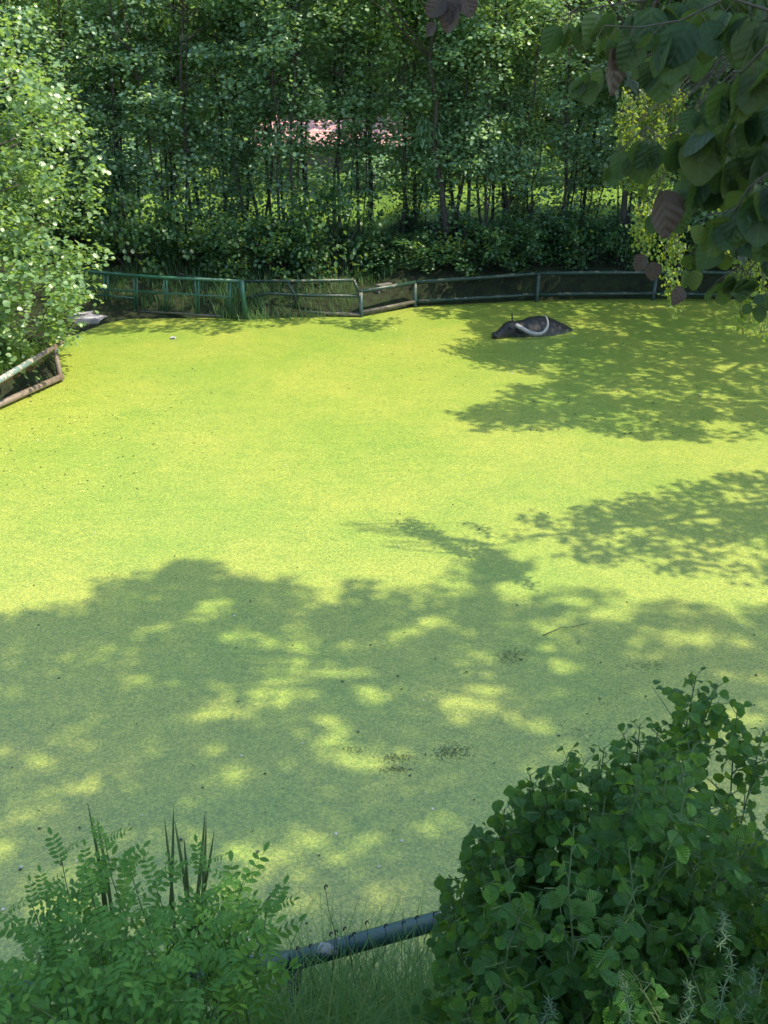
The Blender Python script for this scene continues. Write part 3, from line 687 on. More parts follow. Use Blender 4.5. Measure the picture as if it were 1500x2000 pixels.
# corner bay
def VP(px, py, A, B):
    # the point of the upright plane over the ground line A-B seen in that direction
    o = Vector((0, 0, CAM_H)); d = Q(px, py, 1.0)-o; n = Vector((B.y-A.y, A.x-B.x, 0)); return o+d*((A-o).dot(n)/d.dot(n))
t = thing('pipe_fence', 'green pipe corner fence with sloping end and rusty lower rail beside the gate', 'fence')
KA, KB = G(400, 613, .0), PB[0].copy()
def pipe(name, pts, r, mat, par, n=8, pl=None):
    pts = [VP(q[0], q[1], *(pl or (KA, KB))) if len(q) == 2 else Q(*q) for q in pts]
    return MB().tube(pts, r, n).build(name, mat, par, True)
pipe('top_rail', [(470, 549), (580, 549), (691, 547)], .036, M['paint_far'], t)
pipe('brace', [(691, 547), (704, 577)], .034, M['paint_far'], t)
pipe('mid_rail', [(480, 583), (524, 573), (610, 577), (704, 578)], .038, M['paint_far'], t)
pipe('post', [(562, 549), (577, 576), (581, 612)], .034, M['paint_far'], t)
pipe('bottom_rail', [(585, 609), (640, 612), (704, 614)], .05, M['rail_far'], t)
# gate railing
t = thing('gate_railing', 'bright green metal gate railing with thin uprights at the far left of the pond', 'gate')
GL = (G(120, 606, .05), G(440, 621, .05))
def gpipe(*a, **k): return pipe(*a, pl=GL, **k)
gpipe('top_rail', [(130, 527), (300, 541), (472, 549)], .036, M['gate_paint'], t)
gpipe('mid_rail', [(130, 561), (300, 571), (455, 580)], .020, M['gate_paint'], t)
gpipe('lower_rail', [(160, 573), (262, 582)], .02, M['gate_paint'], t)
gpipe('bottom_rail', [(255, 607), (345, 612), (432, 618)], .028, M['rail_far'], t)
for x0, yt, x1, yb in [(203, 535, 205, 590), (211, 536, 211, 590), (261, 538, 264, 606), (268, 539, 268, 608), (320, 542, 323, 606), (326, 543, 327, 608), (381, 546, 385, 612), (388, 546, 389, 615), (444, 549, 446, 612), (450, 549, 451, 612)]:
    gpipe('upright', [(x0, yt), (x1, yb)], .022, M['gate_paint'], t, n=6)
gpipe('post', [(472, 547), (475, 580), (480, 622)], .055, M['gate_paint'], t, n=10)
gpipe('brace', [(466, 552), (453, 588)], .018, M['gate_paint'], t)
t = thing('back_rail', 'faded green pipe handrail sloping down behind the gate railing from the left', 'railing')
pipe('rail', [(100, 498, 23.0), (250, 522, 22.0), (400, 543, 21.0)], .034, M['paint_far'], t)
for a, b, b2, q in [(150, 506, 545, 22.65), (290, 528, 575, 21.7)]: pipe('post', [(a, b, q), (a+1, b2, q-.3)], .03, M['paint_far'], t)

# reeds and grass by the gate
def reedbed(name, region, n, hlo, hhi, wd, mat, label, cat, lean=.3, seg=4, z0=None):
    P = []
    while len(P) < n:
        a = random.uniform(min(q[0] for q in region), max(q[0] for q in region)); b = random.uniform(min(q[1] for q in region), max(q[1] for q in region))
        if inpoly([a], [b], region)[0]:
            g = G(a, b, 0); P.append((g.x, g.y, max(-.03, gz(g.x, g.y)-.03)))
    return blades(name, P, rng.uniform(hlo, hhi, n), wd, mat, lean, seg, label=label, cat=cat)
reedbed('reeds', [(250, 606), (250, 618), (430, 622), (470, 630), (560, 628), (700, 619), (700, 604), (400, 598)], 1300, .15, .42, .012, M['reed'], 'dark green reeds growing round the gate post and corner fence', 'reeds')
reedbed('reeds', [(420, 600), (425, 628), (520, 632), (540, 600)], 330, .3, .62, .013, M['reed'], 'dense taller reed clump at the foot of the green gate post', 'reeds', .35)
reedbed('bank_grass', [(120, 585), (120, 618), (250, 612), (260, 590)], 1100, .15, .4, .012, M['reed'], 'shaded grass behind the grey slab at the far left', 'grass')
reedbed('bank_grass', [(250, 570), (250, 600), (690, 604), (700, 575)], 1300, .2, .5, .014, M['reed'], 'shaded grass on the bank behind the far fence', 'grass')
reedbed('bank_grass', [(690, 572), (690, 594), (860, 578), (860, 560)], 800, .15, .45, .013, M['reed'], 'grass tuft on the bank just right of the fence corner', 'grass')
reedbed('bank_grass', [(100, 535), (100, 572), (700, 572), (1500, 557), (1500, 535)], 5200, .15, .42, .014, M['reed'], 'low grass on the upper bank under the dark shrubs', 'grass')
# muddy corner with slab
t = thing('stone_slab', 'flat pale grey broken slab lying in the muddy far left corner', 'slab')
for a, b, w_, d_ in [(158, 620, .5, .28), (182, 623, .42, .36), (172, 628, .5, .22)]:
    g = G(a, b, .06); MB().box((g.x, g.y, gz(g.x, g.y)+.03), (w_, d_, .07), Matrix.Rotation(random.uniform(-.5, .5), 3, 'Z'), .04).build('slab_piece', M['slab'], t)

# ------------------------------------------------------------------ left fence with earth bank
t = thing('rail_fence', 'weathered pinkish rail fence with flaked blue top pipe on the left bank', 'fence')
c0 = G(120, 744, 0); ztop = .62; 
def LQ(px, py, z): return G(px, py, z)
MB().tube([(c0.x, c0.y, -.4), (c0.x-.02, c0.y, ztop)], .045, 10).build('post', M['rail_old'], t, True)
topE = Vector((c0.x-.02, c0.y, ztop)); r0 = G(0, 742, ztop); dirv = (r0-topE).normalized()
MB().tube([topE+dirv*-.05, topE+dirv*.35, topE+dirv*.7], .046, 10).build('top_rail', M['rail_old'], t, True)
MB().tube([topE+dirv*.7, topE+dirv*1.6, topE+dirv*3.4], .050, 10).build('top_rail', M['rail_blue'], t, True)
b0 = Vector((c0.x+.02, c0.y-.06, .09)); b1 = G(0, 789, .09); dv = (b1-b0).normalized()
MB().tube([b0-dv*.04, b0+dv*1.0, b0+dv*3.4], .055, 10).build('bottom_rail', M['rail_old'], t, True)
e = Q(124, 668, (topE-Vector((0, 0, CAM_H))).y*cs+(CAM_H-topE.z)*sn+.25)
MB().tube([topE, e], .036, 8).build('brace', M['rail_old'], t, True)
# vertical earth face behind the rail, with dry roots
A = b0+Vector((-.10, .02, 0)); B = A+dv*3.4; nn = 60; mb = MB()
for i in range(nn+1):
    q = A.lerp(B, i/nn); off = random.uniform(-.04, .04)
    mb.v += [(q.x-.02, q.y+off, -.1), (q.x-.10, q.y+off+.03, .18), (q.x-.20, q.y+off+.05, .36), (q.x-.6, q.y+.1, .42)]
for i in range(nn):
    for j in range(3): a = i*4+j; mb.f.append((a, a+4, a+5, a+1))
tag(mb.build('earth_bank', M['mud'], None, True), kind='structure')
P = []; D_ = []
for i in range(1100):
    q = A+dv*(random.random()**.8)*2.6; P.append((q.x-.16+random.uniform(-.05, .02), q.y+random.uniform(-.03, .03), random.uniform(.32, .40))); D_.append(random.gauss(-.5, .5))
o = blades('dry_grass', P, rng.uniform(-.34, -.12, len(P)), .012, M['dry'], .25, 3, label='brown dry grass hanging over the earth face of the left bank', cat='grass', dirs=np.array(D_))
P = []; D_ = []
for i in range(3000):
    q = A+dv*random.uniform(-.1, 3.0); w_ = random.random()**1.2*1.6
    xx, yy = q.x-.15-w_, q.y+random.uniform(-.1, .4); P.append((xx, yy, max(.36, gz(xx, yy))-.02)); D_.append(random.gauss(-.5, .9))
blades('tall_grass', P, rng.uniform(.2, .5, len(P)), .012, M['grass'], .7, 4, label='arching green grass on top of the left bank', cat='grass', dirs=np.array(D_))

# ------------------------------------------------------------------ water buffalo
k = NT('buffalo_hide'); co = obj_co(k)
c = k.ramp(k.noise(7, 6, .7, co), [(.3, (.006, .0065, .007)), (.6, (.013, .0135, .013)), (.8, (.03, .03, .027))])
geo = k.n('NewGeometry'); spz = k.n('SeparateXYZ'); k.l(geo.outputs['Position'], spz.inputs[0])
wet = k.math('MULTIPLY', k.ramp(spz.outputs[2], [(.0, (1, 1, 1)), (.07, (0, 0, 0))]), k.math('GREATER_THAN', k.noise(45, 4, .8, co), .54))
c = k.mix(wet, c, (.12, .2, .04))
p = k.n('BsdfPrincipled', i_Roughness=.42); k.l(c, p.inputs['Base Color']); k.l(k.bump(k.math('ADD', k.noise(28, 5, .7, co), k.noise(130, 2, .5, co)), .012), p.inputs['Normal'])
k.l(p.outputs[0], k.out.inputs[0]); M['hide'] = k.m
M['horn'] = simple('horn', [(.3, (.26, .24, .21)), (.7, (.42, .39, .34))], 14, .45, .004, bscale=30)
M['muzzle'] = simple('muzzle', [(.3, (.02, .02, .02)), (.7, (.035, .033, .03))], 14, .25, .002)
M['eye'] = simple('eye', [(0, (.005, .005, .005)), (1, (.01, .008, .006))], 5, .06, 0)
def make_buffalo():
    nose = G(964, 657, .05); rear = G(1112, 640, 0)
    D = (rear-nose); D.z = 0; L = D.length; an = math.atan2(-D.y, -D.x)
    t = thing('water_buffalo', 'black water buffalo lying submerged in the duckweed with head and back showing', 'animal', (nose.x, nose.y, 0), an)
    # local frame: +x forward (towards the muzzle, tip at x=0), y to its left
    # stations: x, z centre, half width, half height
    st = [(-2.35, -.62, .10, .12), (-2.2, -.45, .34, .30), (-1.95, -.36, .44, .38), (-1.6, -.25, .46, .44), (-1.3, -.15, .44, .47), (-1.05, -.09, .38, .45), (-.85, -.06, .30, .39),
          (-.70, -.01, .24, .31), (-.60, .03, .20, .27), (-.52, .06, .155, .235), (-.45, .11, .148, .215), (-.38, .135, .145, .195), (-.30, .13, .132, .170), (-.22, .10, .108, .138), (-.14, .07, .088, .108),
          (-.07, .05, .086, .088), (-.02, .04, .080, .075), (.0, .035, .055, .05)]
    X = np.array([s[0] for s in st])
    xs = np.concatenate([np.linspace(-2.35, -.85, 18, endpoint=False), np.linspace(-.85, 0, 36)]); n = 28
    I = lambda j: np.interp(xs, X, [s[j] for s in st])
    def smooth(a):
        b = a.copy()
        for _ in range(3): b[1:-1] = (b[:-2]+2*b[1:-1]+b[2:])/4
        return b
    zc_, hw, hh_ = smooth(I(1)), smooth(I(2)), smooth(I(3)); V = []; Fc = []
    for i, x in enumerate(xs):
        for j in range(n):
            a = 2*math.pi*j/n; y = math.sin(a)*hw[i]; z = math.cos(a)*hh_[i]
            if x < -.75: y *= 1-.25*max(0, math.cos(a))            # spine ridge
            y = math.copysign(abs(y/hw[i])**.85*hw[i], y) if hw[i] > 0 else y
            if -.48 < x < -.24 and .5 < a < 1.25 or -.48 < x < -.24 and 2*math.pi-1.25 < a < 2*math.pi-.5:
                y *= 1+.13*math.sin((x+.48)/.24*math.pi)            # brow
            z += .012*math.sin(x*21+a*3)*math.sin(a*2) if x < -.6 else 0
            V.append((x, y, z+zc_[i]))
    for i in range(len(xs)-1):
        for j in range(n): a = i*n+j; b = i*n+(j+1) % n; Fc.append((a, a+n, b+n, b))
    Fc.append(tuple(range(n))); e_ = (len(xs)-1)*n; Fc.append(tuple(e_+j for j in range(n-1, -1, -1)))
    me = bpy.data.meshes.new('body'); me.from_pydata(V, [], Fc); me.update()
    o = link('body', me, M['hide'], t, True); md = o.modifiers.new('sub', 'SUBSURF'); md.levels = 1; md.render_levels = 1
    # muzzle pad and nostrils
    mz = MB().tube([(-.045, 0, .055), (-.01, 0, .05), (.012, 0, .045), (.022, 0, .04)], [.088, .083, .062, .02], 14).build('muzzle', M['muzzle'], t, True)
    for s in (-1, 1): MB().tube([(.005, s*.036, .072), (.024, s*.038, .064)], [.016, .012], 8).build('nostril', M['eye'], mz, True)
    for s in (-1, 1):
        MB().tube([(-.305, s*.112, .215), (-.305, s*.126, .222), (-.305, s*.136, .226)], [.03, .026, .008], 10).build('eye', M['eye'], t, True)
        # horns sweep out, back and up; the near one hangs lower
        if s == 1: hp = [(-.46, .10, .26), (-.53, .20, .21), (-.66, .33, .13), (-.82, .42, .10), (-.98, .42, .15), (-1.08, .36, .26), (-1.10, .28, .36), (-1.08, .22, .42)]
        else: hp = [(-.46, -.10, .24), (-.54, -.22, .12), (-.68, -.34, .05), (-.84, -.38, .03), (-.96, -.34, .07), (-1.02, -.28, .12), (-1.02, -.24, .15), (-1.0, -.2, .17)]
        pts = []; 
        for i in range(len(hp)-1):
            for f in (0, .33, .66): 
                a0 = Vector(hp[max(i-1, 0)]); a1 = Vector(hp[i]); a2 = Vector(hp[i+1]); a3 = Vector(hp[min(i+2, len(hp)-1)])
                pts.append(.5*((2*a1)+(a2-a0)*f+(2*a0-5*a1+4*a2-a3)*f*f+(3*a1-a0-3*a2+a3)*f**3))
        pts.append(Vector(hp[-1])); m_ = len(pts)
        MB().tube(pts, [(.045*(1-(i/(m_-1))**1.6*.82))*(1+.05*math.sin(i*2.7)) for i in range(m_)], 10).build('horn', M['horn'], t, True)
        # ears: cupped leaf shapes
        er = MB(); b_ = Vector((-.47, s*.13, .15)) if s == 1 else Vector((-.50, -.09, .30))
        tip = b_+(Vector((-.12, .12, -.03)) if s == 1 else Vector((-.05, -.10, .12))); ax_ = (tip-b_); sd = ax_.cross(Vector((0, 0, 1))).normalized()
        up_ = sd.cross(ax_).normalized(); ws = (.02, .05, .058, .042, .008)
        for i, w_ in enumerate(ws):
            c_ = b_+ax_*(i/4)
            er.v += [tuple(c_-up_*w_), tuple(c_+sd*.02-up_*.0), tuple(c_+up_*w_), tuple(c_-sd*.012)]
        for i in range(4):
            for j in range(4): a = i*4+j; b = i*4+(j+1) % 4; er.f.append((a, b, b+4, a+4))
        er.f += [(3, 2, 1, 0), (16, 17, 18, 19)]
        er.build('ear', M['hide'], t, True)
make_buffalo()

# ------------------------------------------------------------------ near pipe rail
t = thing('pipe_railing', 'thick dark green pipe railing with flaking paint at the near bank', 'railing')
Zr = .85; j0 = G(572, 1876, Zr); rE = G(905, 1785, Zr+.02); lE = G(300, 1905, Zr-.02)
rE2 = rE+(rE-j0).normalized()*1.6; lE2 = lE+(lE-j0).normalized()*1.5
MB().tube([j0+(j0-rE).normalized()*.015, j0.lerp(rE, .5)+Vector((0, 0, .004)), rE, rE2], .050, 20).build('top_rail', M['paint_near'], t, True)
MB().tube([j0+(rE-j0).normalized()*.03, j0.lerp(lE, .5), lE2], .049, 20).build('top_rail', M['paint_near'], t, True)
MB().tube([(j0.x, j0.y, -.6), (j0.x, j0.y, Zr-.02)], .042, 16).build('post', M['paint_near'], t, True)
for p_ in (rE2, lE2): MB().tube([(p_.x, p_.y, -.6), (p_.x, p_.y, Zr)], .042, 16).build('post', M['paint_near'], t, True)

# ------------------------------------------------------------------ floating litter
k = NT('litter'); at = k.n('Attribute', attribute_name='tint')
cc = k.ramp(at.outputs['Fac'], [(0, (.03, .035, .015)), (.25, (.07, .085, .02)), (.45, (.09, .12, .03)), (.5, (.45, .48, .10)), (.93, (.55, .52, .2)), (.95, (.42, .42, .33))], 'CONSTANT')
p = k.n('BsdfPrincipled', i_Roughness=.6); k.l(cc, p.inputs['Base Color']); k.l(p.outputs[0], k.out.inputs[0]); M['litter'] = k.m
def litter(name, P, size, label, tint=None):
    P = np.array(P); n = len(P)
    nr = rng.normal(0, .12, (n, 3))+np.array([0, 0, 1.]); ax = rng.normal(0, 1, (n, 3))
    return tag(link(name, cloud_mesh(name, P, nr, ax, size, T_HEX, tint=tint), M['litter']), label, 'leaf litter', kind='stuff')
def scatter(n, x0, x1, y0, y1, z=.006):
    out = []
    while len(out) < n:
        q = G(random.uniform(x0, x1), random.uniform(y0, y1)); 
        if inpoly([q.x], [q.y], POND)[0]: out.append((q.x, q.y, z))
    return out
litter('floating_leaves', scatter(260, 0, 420, 640, 900)+scatter(120, 0, 300, 760, 1000), rng.uniform(.012, .038, 380), 'fallen leaves floating on the duckweed by the left bank', tint=rng.uniform(.2, .94, 380))
litter('floating_leaves', scatter(330, 1000, 1500, 590, 850)+scatter(120, 600, 1100, 620, 760), rng.uniform(.02, .045, 450), 'fallen leaves floating on the shaded water round the buffalo')
litter('floating_leaves', scatter(230, 0, 1500, 850, 1850), rng.uniform(.010, .030, 230), 'scattered bits floating across the open duckweed', tint=np.where(rng.random(230) < .72, .1, .97))
P = []
for a, b, rx, ry, n in [(1000, 1282, 32, 16, 260), (880, 1468, 36, 16, 260), (775, 1480, 40, 9, 130), (775, 1502, 36, 8, 120), (1150, 1430, 60, 20, 60), (1260, 1300, 60, 12, 120), (690, 1465, 30, 8, 50), (1190, 1350, 60, 25, 60)]:
    for _ in range(n):
        q = G(a+random.gauss(0, rx*.5), b+random.gauss(0, ry*.5)); P.append((q.x, q.y, .005))
litter('floating_debris', P, rng.uniform(.005, .014, len(P)), 'dark patches of plant debris in the shaded duckweed', tint=rng.uniform(.25, .49, len(P)))
q = G(338, 662); t = thing('floating_debris', 'small pale lump floating near the far left edge', 'debris', (q.x, q.y, 0))
MB().box((0, 0, .02), (.10, .07, .06), jit=.02).build('lump', M['slab'], t)
a, b = G(1060, 1241, .01), G(1150, 1216, .01)
tag(MB().tube([a, a.lerp(b, .4)+Vector((0, .03, .01)), a.lerp(b, .7)+Vector((0, -.01, .01)), b], [.004, .0035, .003, .002], 6).build('thin_dark_line', M['bark']), 'thin bent dark line on the duckweed on the right', 'twig')  # thin dark tapering line laid on the duckweed

# ------------------------------------------------------------------ near vegetation
def leaf_grid(wf, nu=8, nv=4, curl=.12, wav=.03, cup=.10, seed=0, serr=0):
    rr = random.Random(seed); V = []; UV = []; ph = rr.random()*6.28
    for i in range(nu+1):
        u = i/nu
        for j in range(nv+1):
            v = j/nv*2-1; w_ = wf(u)*(1+(serr*(1 if i % 2 else -1)+rr.uniform(-serr, serr)*1.6 if abs(v) == 1 else 0))
            z = -curl*u*u+cup*abs(v)*w_*2+wav*math.sin(u*9+ph+v*2)*abs(v)
            V.append((u, v*w_, z)); UV.append((u, .5+v*.5*w_/.5))
    Fq = [(i*(nv+1)+j, (i+1)*(nv+1)+j, (i+1)*(nv+1)+j+1, i*(nv+1)+j+1) for i in range(nu) for j in range(nv)]
    return np.array(V), Fq, np.array(UV)
w_alder = lambda u: .47*max(0, math.sin(math.pi*min(1, .02+.975*u)**1.12))**.66
w_kats = lambda u: .47*math.sin(math.pi*(.03+.94*u)**.82)**.72
w_leafl = lambda u: .23*math.sin(math.pi*(.02+.96*u))**.75
def single_leaf(name, wf, mat, seed, **kw):
    V, Fq, UV = leaf_grid(wf, seed=seed, **kw); rr = random.Random(seed*13+1); tnt = kw.get('tint', rr.random())
    me = fast_mesh(name, V, [np.array(Fq)], np.full(len(Fq), tnt), UV); me.materials.append(mat); me.shade_smooth(); return me
def many_leaves(pos, nrm, ax, size, wf, **kw):
    V, Fq, UV = leaf_grid(wf, **kw); v, p_, tt = leafcloud(np.array(pos), np.array(nrm), np.array(ax), size, (V, Fq))
    # faces come grouped by template face
    return v, p_, tt, np.tile(UV, (len(pos), 1))
def orient(o, pos, nrm, ax, s):
    z = Vector(nrm).normalized(); x = Vector(ax); x = (x-z*x.dot(z)).normalized(); y = z.cross(x)
    m = Matrix(((x.x, y.x, z.x, pos[0]), (x.y, y.y, z.y, pos[1]), (x.z, y.z, z.z, pos[2]), (0, 0, 0, 1)))
    o.matrix_basis = m @ Matrix.Diagonal((s, s, s, 1))

# ---- alder bush, bottom right
t = thing('alder_bush', 'big dense dark green bush with round toothed leaves at the bottom right', 'bush')
BP = [(858, 1800), (905, 1712), (925, 1668), (975, 1610), (1035, 1560), (1110, 1520), (1180, 1470), (1260, 1430), (1300, 1440), (1350, 1390), (1405, 1345), (1440, 1420), (1510, 1430), (1600, 1420), (1600, 2100), (900, 2100), (850, 1950)]
tips = [(1402, 1340, 3.3), (1360, 1372, 3.3), (1440, 1385, 3.2), (1285, 1425, 3.3), (1250, 1450, 3.2), (1218, 1465, 3.3), (1180, 1490, 3.2), (1110, 1520, 3.1), (1065, 1555, 3.1), (1035, 1545, 3.1), (985, 1580, 3.2), (940, 1640, 3.2),
        (925, 1690, 3.1), (1330, 1440, 3.1), (1490, 1430, 3.2), (1300, 1470, 3.0), (880, 1790, 3.0), (900, 1740, 3.1), (1150, 1520, 3.0), (1075, 1590, 3.0), (1000, 1620, 3.0), (960, 1680, 3.0)]
tips += [(a, b-random.uniform(15, 60), zc) for a, b, zc in tips[:22] if random.random() < .6]
while len(tips) < 140:
    a, b = random.uniform(850, 1600), random.uniform(1440, 2080)
    if inpoly([a], [b-25], BP)[0]: tips.append((a, b, random.uniform(2.35, 3.25)-max(0, (b-1700))*.0007))
mb = MB(); LP = []
for a, b, zc in tips:
    tp = Q(a, b, zc); bx = tp.x*.55+.42+random.uniform(-.2, .2); by = min(3.0, tp.y+random.uniform(-.15, .3)); bz = gz(bx, by)
    if tp.z < bz+.25: tp.z = bz+.25
    pts = curve((bx, by, bz-.05), tp, (random.gauss(0, .06), random.gauss(0, .06), .05), 8, .012)
    L = (tp-pts[0]).length; mb.tube(pts, [.006-.0006*i for i in range(8)], 5, False)
    n = int(L*32)
    for i in range(n):
        f = 1-(i+.3)/n*.92*min(1, 1.5/max(L, .1)); p0 = along(pts, max(f, .03)); ga = i*2.4+random.uniform(-.4, .4)
        young = max(0, 1-(1-f)*L/.18)
        out = Vector((math.cos(ga), math.sin(ga), .35+young*.9)).normalized(); s = (.052-.026*young)*random.uniform(.75, 1.15)
        pet = p0+out*.03; mb.tube([p0, pet], [.0016, .0013], 3, False)
        d = (Vector((out.x, out.y, -.25+young))+Vector((random.gauss(0, .3), random.gauss(0, .3), random.gauss(0, .3))))
        nrm_ = Vector((out.x*.6, out.y*.6-.1, .8))+Vector((random.gauss(0, .65), random.gauss(0, .65), random.gauss(0, .4)))
        LP.append((tuple(pet), tuple(nrm_), tuple(d), s))
        if i % 3 == 1 and young < .2 and L > .5:      # side shoot with a few leaves
            q = p0+out*random.uniform(.10, .2)+Vector((0, 0, .05)); mb.tube([p0, q], [.003, .0015], 3, False)
            for w_ in range(3):
                g2 = random.random()*6.28; o2 = Vector((math.cos(g2), math.sin(g2), .2))
                LP.append((tuple(q+o2*.015-out*.035*w_), (random.gauss(0, .4), random.gauss(-.2, .4), 1), tuple(o2+Vector((0, 0, -.2))), .052*random.uniform(.6, 1.1)))
mb.build('stem', M['green_stem'], t, True)
# the ones nearest the eye are single leaves
LP.sort(key=lambda l: (Vector(l[0])-Vector((0, 0, CAM_H))).length)
vis = [l for l in LP if 0 < l[0][1]]
one = vis[::2][:300]; ids = set(id(l) for l in one); rest = [l for l in LP if id(l) not in ids]
AL = [single_leaf('leaf', w_alder, M['alder_near'], i, nu=12, nv=4, curl=.05+.14*(i % 3), wav=.06, cup=.28-.16*(i % 4), serr=.07) for i in range(10)]
for i, l in enumerate(one):
    o = link('leaf', AL[i % 10], None, t); orient(o, *l)
V_, P_, t_, U_ = many_leaves([l[0] for l in rest], [l[1] for l in rest], [l[2] for l in rest], np.array([l[3] for l in rest]), w_alder, nu=8, nv=4, curl=.2, wav=.06, cup=.14, serr=.07)
me = fast_mesh('foliage', V_, P_, t_, U_); me.shade_smooth(); o = link('foliage', me, M['alder_near'], t); o['kind'] = 'stuff'

# ---- locust shoots, bottom left
def compound(seed, pairs):
    rr = random.Random(seed); P = []; N_ = []; A_ = []; S_ = []; L = .17; mb = MB(); pts = [Vector((L*u, 0, -.25*L*u*u)) for u in np.linspace(0, 1, 6)]
    mb.tube(pts, [.0016, .0014, .0012, .001, .0009, .0007], 3, False)
    for i in range(pairs):
        u = .16+.84*i/pairs; c = along(pts, u)
        for s in (-1, 1):
            P.append(tuple(c)); N_.append((rr.gauss(0, .18), s*.15+rr.gauss(0, .15), 1)); A_.append((.35+rr.gauss(0, .1), s, rr.gauss(-.1, .15))); S_.append(.042*rr.uniform(.85, 1.1)*(1-.25*abs(u-.5)))
    P.append(tuple(pts[-1])); N_.append((0, 0, 1)); A_.append((1, 0, -.3)); S_.append(.042)
    v, p_, tt, uv = many_leaves(P, N_, A_, np.array(S_), w_leafl, nu=4, nv=2, curl=.1, wav=0, cup=.15)
    tt = rng.random(len(P)); tt = np.tile(tt*.5+rr.random()*.5, 8)
    n0 = len(v); tv = np.array(mb.v); tf = np.array([f for f in mb.f]); V = np.concatenate([v, tv])
    me = fast_mesh('leaf', V, p_+[tf+n0], np.concatenate([tt, np.full(len(tf), .5)])); me.materials.append(M['locust']); me.shade_smooth(); return me
CL = [compound(i, 5+i % 3) for i in range(9)]
t = thing('locust_shrub', 'feathery green shrub with paired oval leaflets at the bottom left', 'shrub')
sh = [(118, 1668, 3.2), (165, 1690, 3.2), (205, 1640, 3.25), (90, 1740, 3.1), (60, 1760, 3.1), (255, 1700, 3.2), (300, 1720, 3.1), (345, 1700, 3.15), (395, 1690, 3.15), (475, 1722, 3.2), (520, 1775, 3.15), (180, 1730, 3.0), (240, 1760, 3.0),
      (15, 1780, 3.0), (130, 1800, 2.9), (330, 1790, 2.9), (420, 1800, 2.9), (60, 1850, 2.8), (200, 1830, 2.8), (280, 1850, 2.8), (380, 1870, 2.75), (10, 1900, 2.7), (120, 1900, 2.6), (230, 1920, 2.6), (340, 1940, 2.55), (430, 1950, 2.6),
      (60, 1960, 2.5), (180, 1980, 2.45), (290, 1990, 2.45), (400, 2010, 2.45)]
mb = MB(); nl = 0
for a, b, zc in sh:
    tp = Q(a, b, zc); bx = tp.x*.85-.1+random.uniform(-.1, .1)-(.35 if a > 440 else 0); by = min(3.0, tp.y+random.uniform(-.05, .25)); bz = gz(bx, by); tp.z = max(tp.z, bz+.35)
    pts = curve((bx, by, bz-.05), tp, (random.gauss(0, .05), 0, .03), 8, .01); L = (tp-pts[0]).length
    mb.tube(pts, [.0042-.0004*i for i in range(8)], 5, False)
    n = min(14, int(L*12)+4)
    for i in range(n):
        if nl >= 300: break
        f = 1-i/n*min(1, (.45 if a > 440 else .95)/max(L, .1)); p0 = along(pts, max(.05, f)); ga = i*2.4+random.uniform(-.5, .5); yg = max(0, 1-i/3)
        d = (math.cos(ga), math.sin(ga)*.9, .25+yg*.7); s = (1.0-.45*yg)*random.uniform(.8, 1.15)
        o = link('leaf', CL[nl % 9], None, t); orient(o, tuple(p0), (random.gauss(0, .25)-d[0]*d[2], random.gauss(-.15, .25)-d[1]*d[2], 1), d, s); nl += 1
mb.build('stem', M['green_stem'], t, True)
# low leafy filler behind and below (same plant)
P = []; N_ = []; A_ = []
for i in range(1000):
    a, b = random.uniform(-40, 340), random.uniform(1880, 2090); zc = random.uniform(2.7, 3.3)
    q = Q(a, b, zc)
    if q.z < gz(q.x, q.y): continue
    P.append(tuple(q)); N_.append((random.gauss(0, .4), random.gauss(-.1, .4), 1)); A_.append((random.gauss(0, 1), random.gauss(0, 1), -.1))
v, p_, tt, uv = many_leaves(P, N_, A_, rng.uniform(.025, .045, len(P)), w_leafl, nu=4, nv=2, curl=.1, wav=0, cup=.15)
o = link('foliage', fast_mesh('foliage', v, p_, tt), M['locust'], t); o['kind'] = 'stuff'

# ---- tall sword leaves (cattails)
M['cattail'] = leaf_mat('cattail_leaf', [(0, (.07, .13, .05)), (1, (.13, .19, .07))], .5, .25, spec=.35)
for ci, (label, bl) in enumerate([('tall sword-shaped leaves rising from the left part of the locust shrub', [(170, 1595, 205, 1790), (188, 1625, 215, 1800), (180, 1640, 200, 1790)]),
                                 ('pair of tall sword leaves crossing in the middle of the locust shrub', [(338, 1600, 325, 1800), (320, 1625, 335, 1810), (340, 1630, 365, 1800), (358, 1660, 362, 1800)]),
                                 ('tall sword leaves on the right side of the locust shrub', [(400, 1612, 372, 1810), (402, 1625, 385, 1810), (418, 1648, 380, 1800), (545, 1752, 440, 1860), (395, 1680, 372, 1820)])]):
    t = thing('cattail', label, 'cattail')
    for (a, b, a2, b2) in bl:
        tp = Q(a, b-28, 3.4); bt = Q(a2, b2, 3.5); bt2 = bt+(bt-tp)*.6; mb = MB(); n = 8
        sd = Vector((1, random.uniform(-.6, .6), 0)).normalized()
        for i in range(n+1):
            u = i/n; c_ = bt2.lerp(tp, u)+Vector((.012*math.sin(u*3), 0, 0)); w_ = .0062*(1-u**7)*(.75+.25*min(1, 4*u))+.0006
            mb.v += [tuple(c_-sd*w_), tuple(c_+Vector((0, -.003, 0))), tuple(c_+sd*w_), tuple(c_+Vector((0, .002, 0)))]
        for i in range(n):
            for j in range(4): q_ = i*4+j; r_ = i*4+(j+1) % 4; mb.f.append((q_, r_, r_+4, q_+4))
        me = mb.mesh('blade'); at_ = me.attributes.new('tint', 'FLOAT', 'FACE'); at_.data.foreach_set('value', np.full(len(me.polygons), random.random(), np.float32))
        link('blade', me, M['cattail'], t, True)

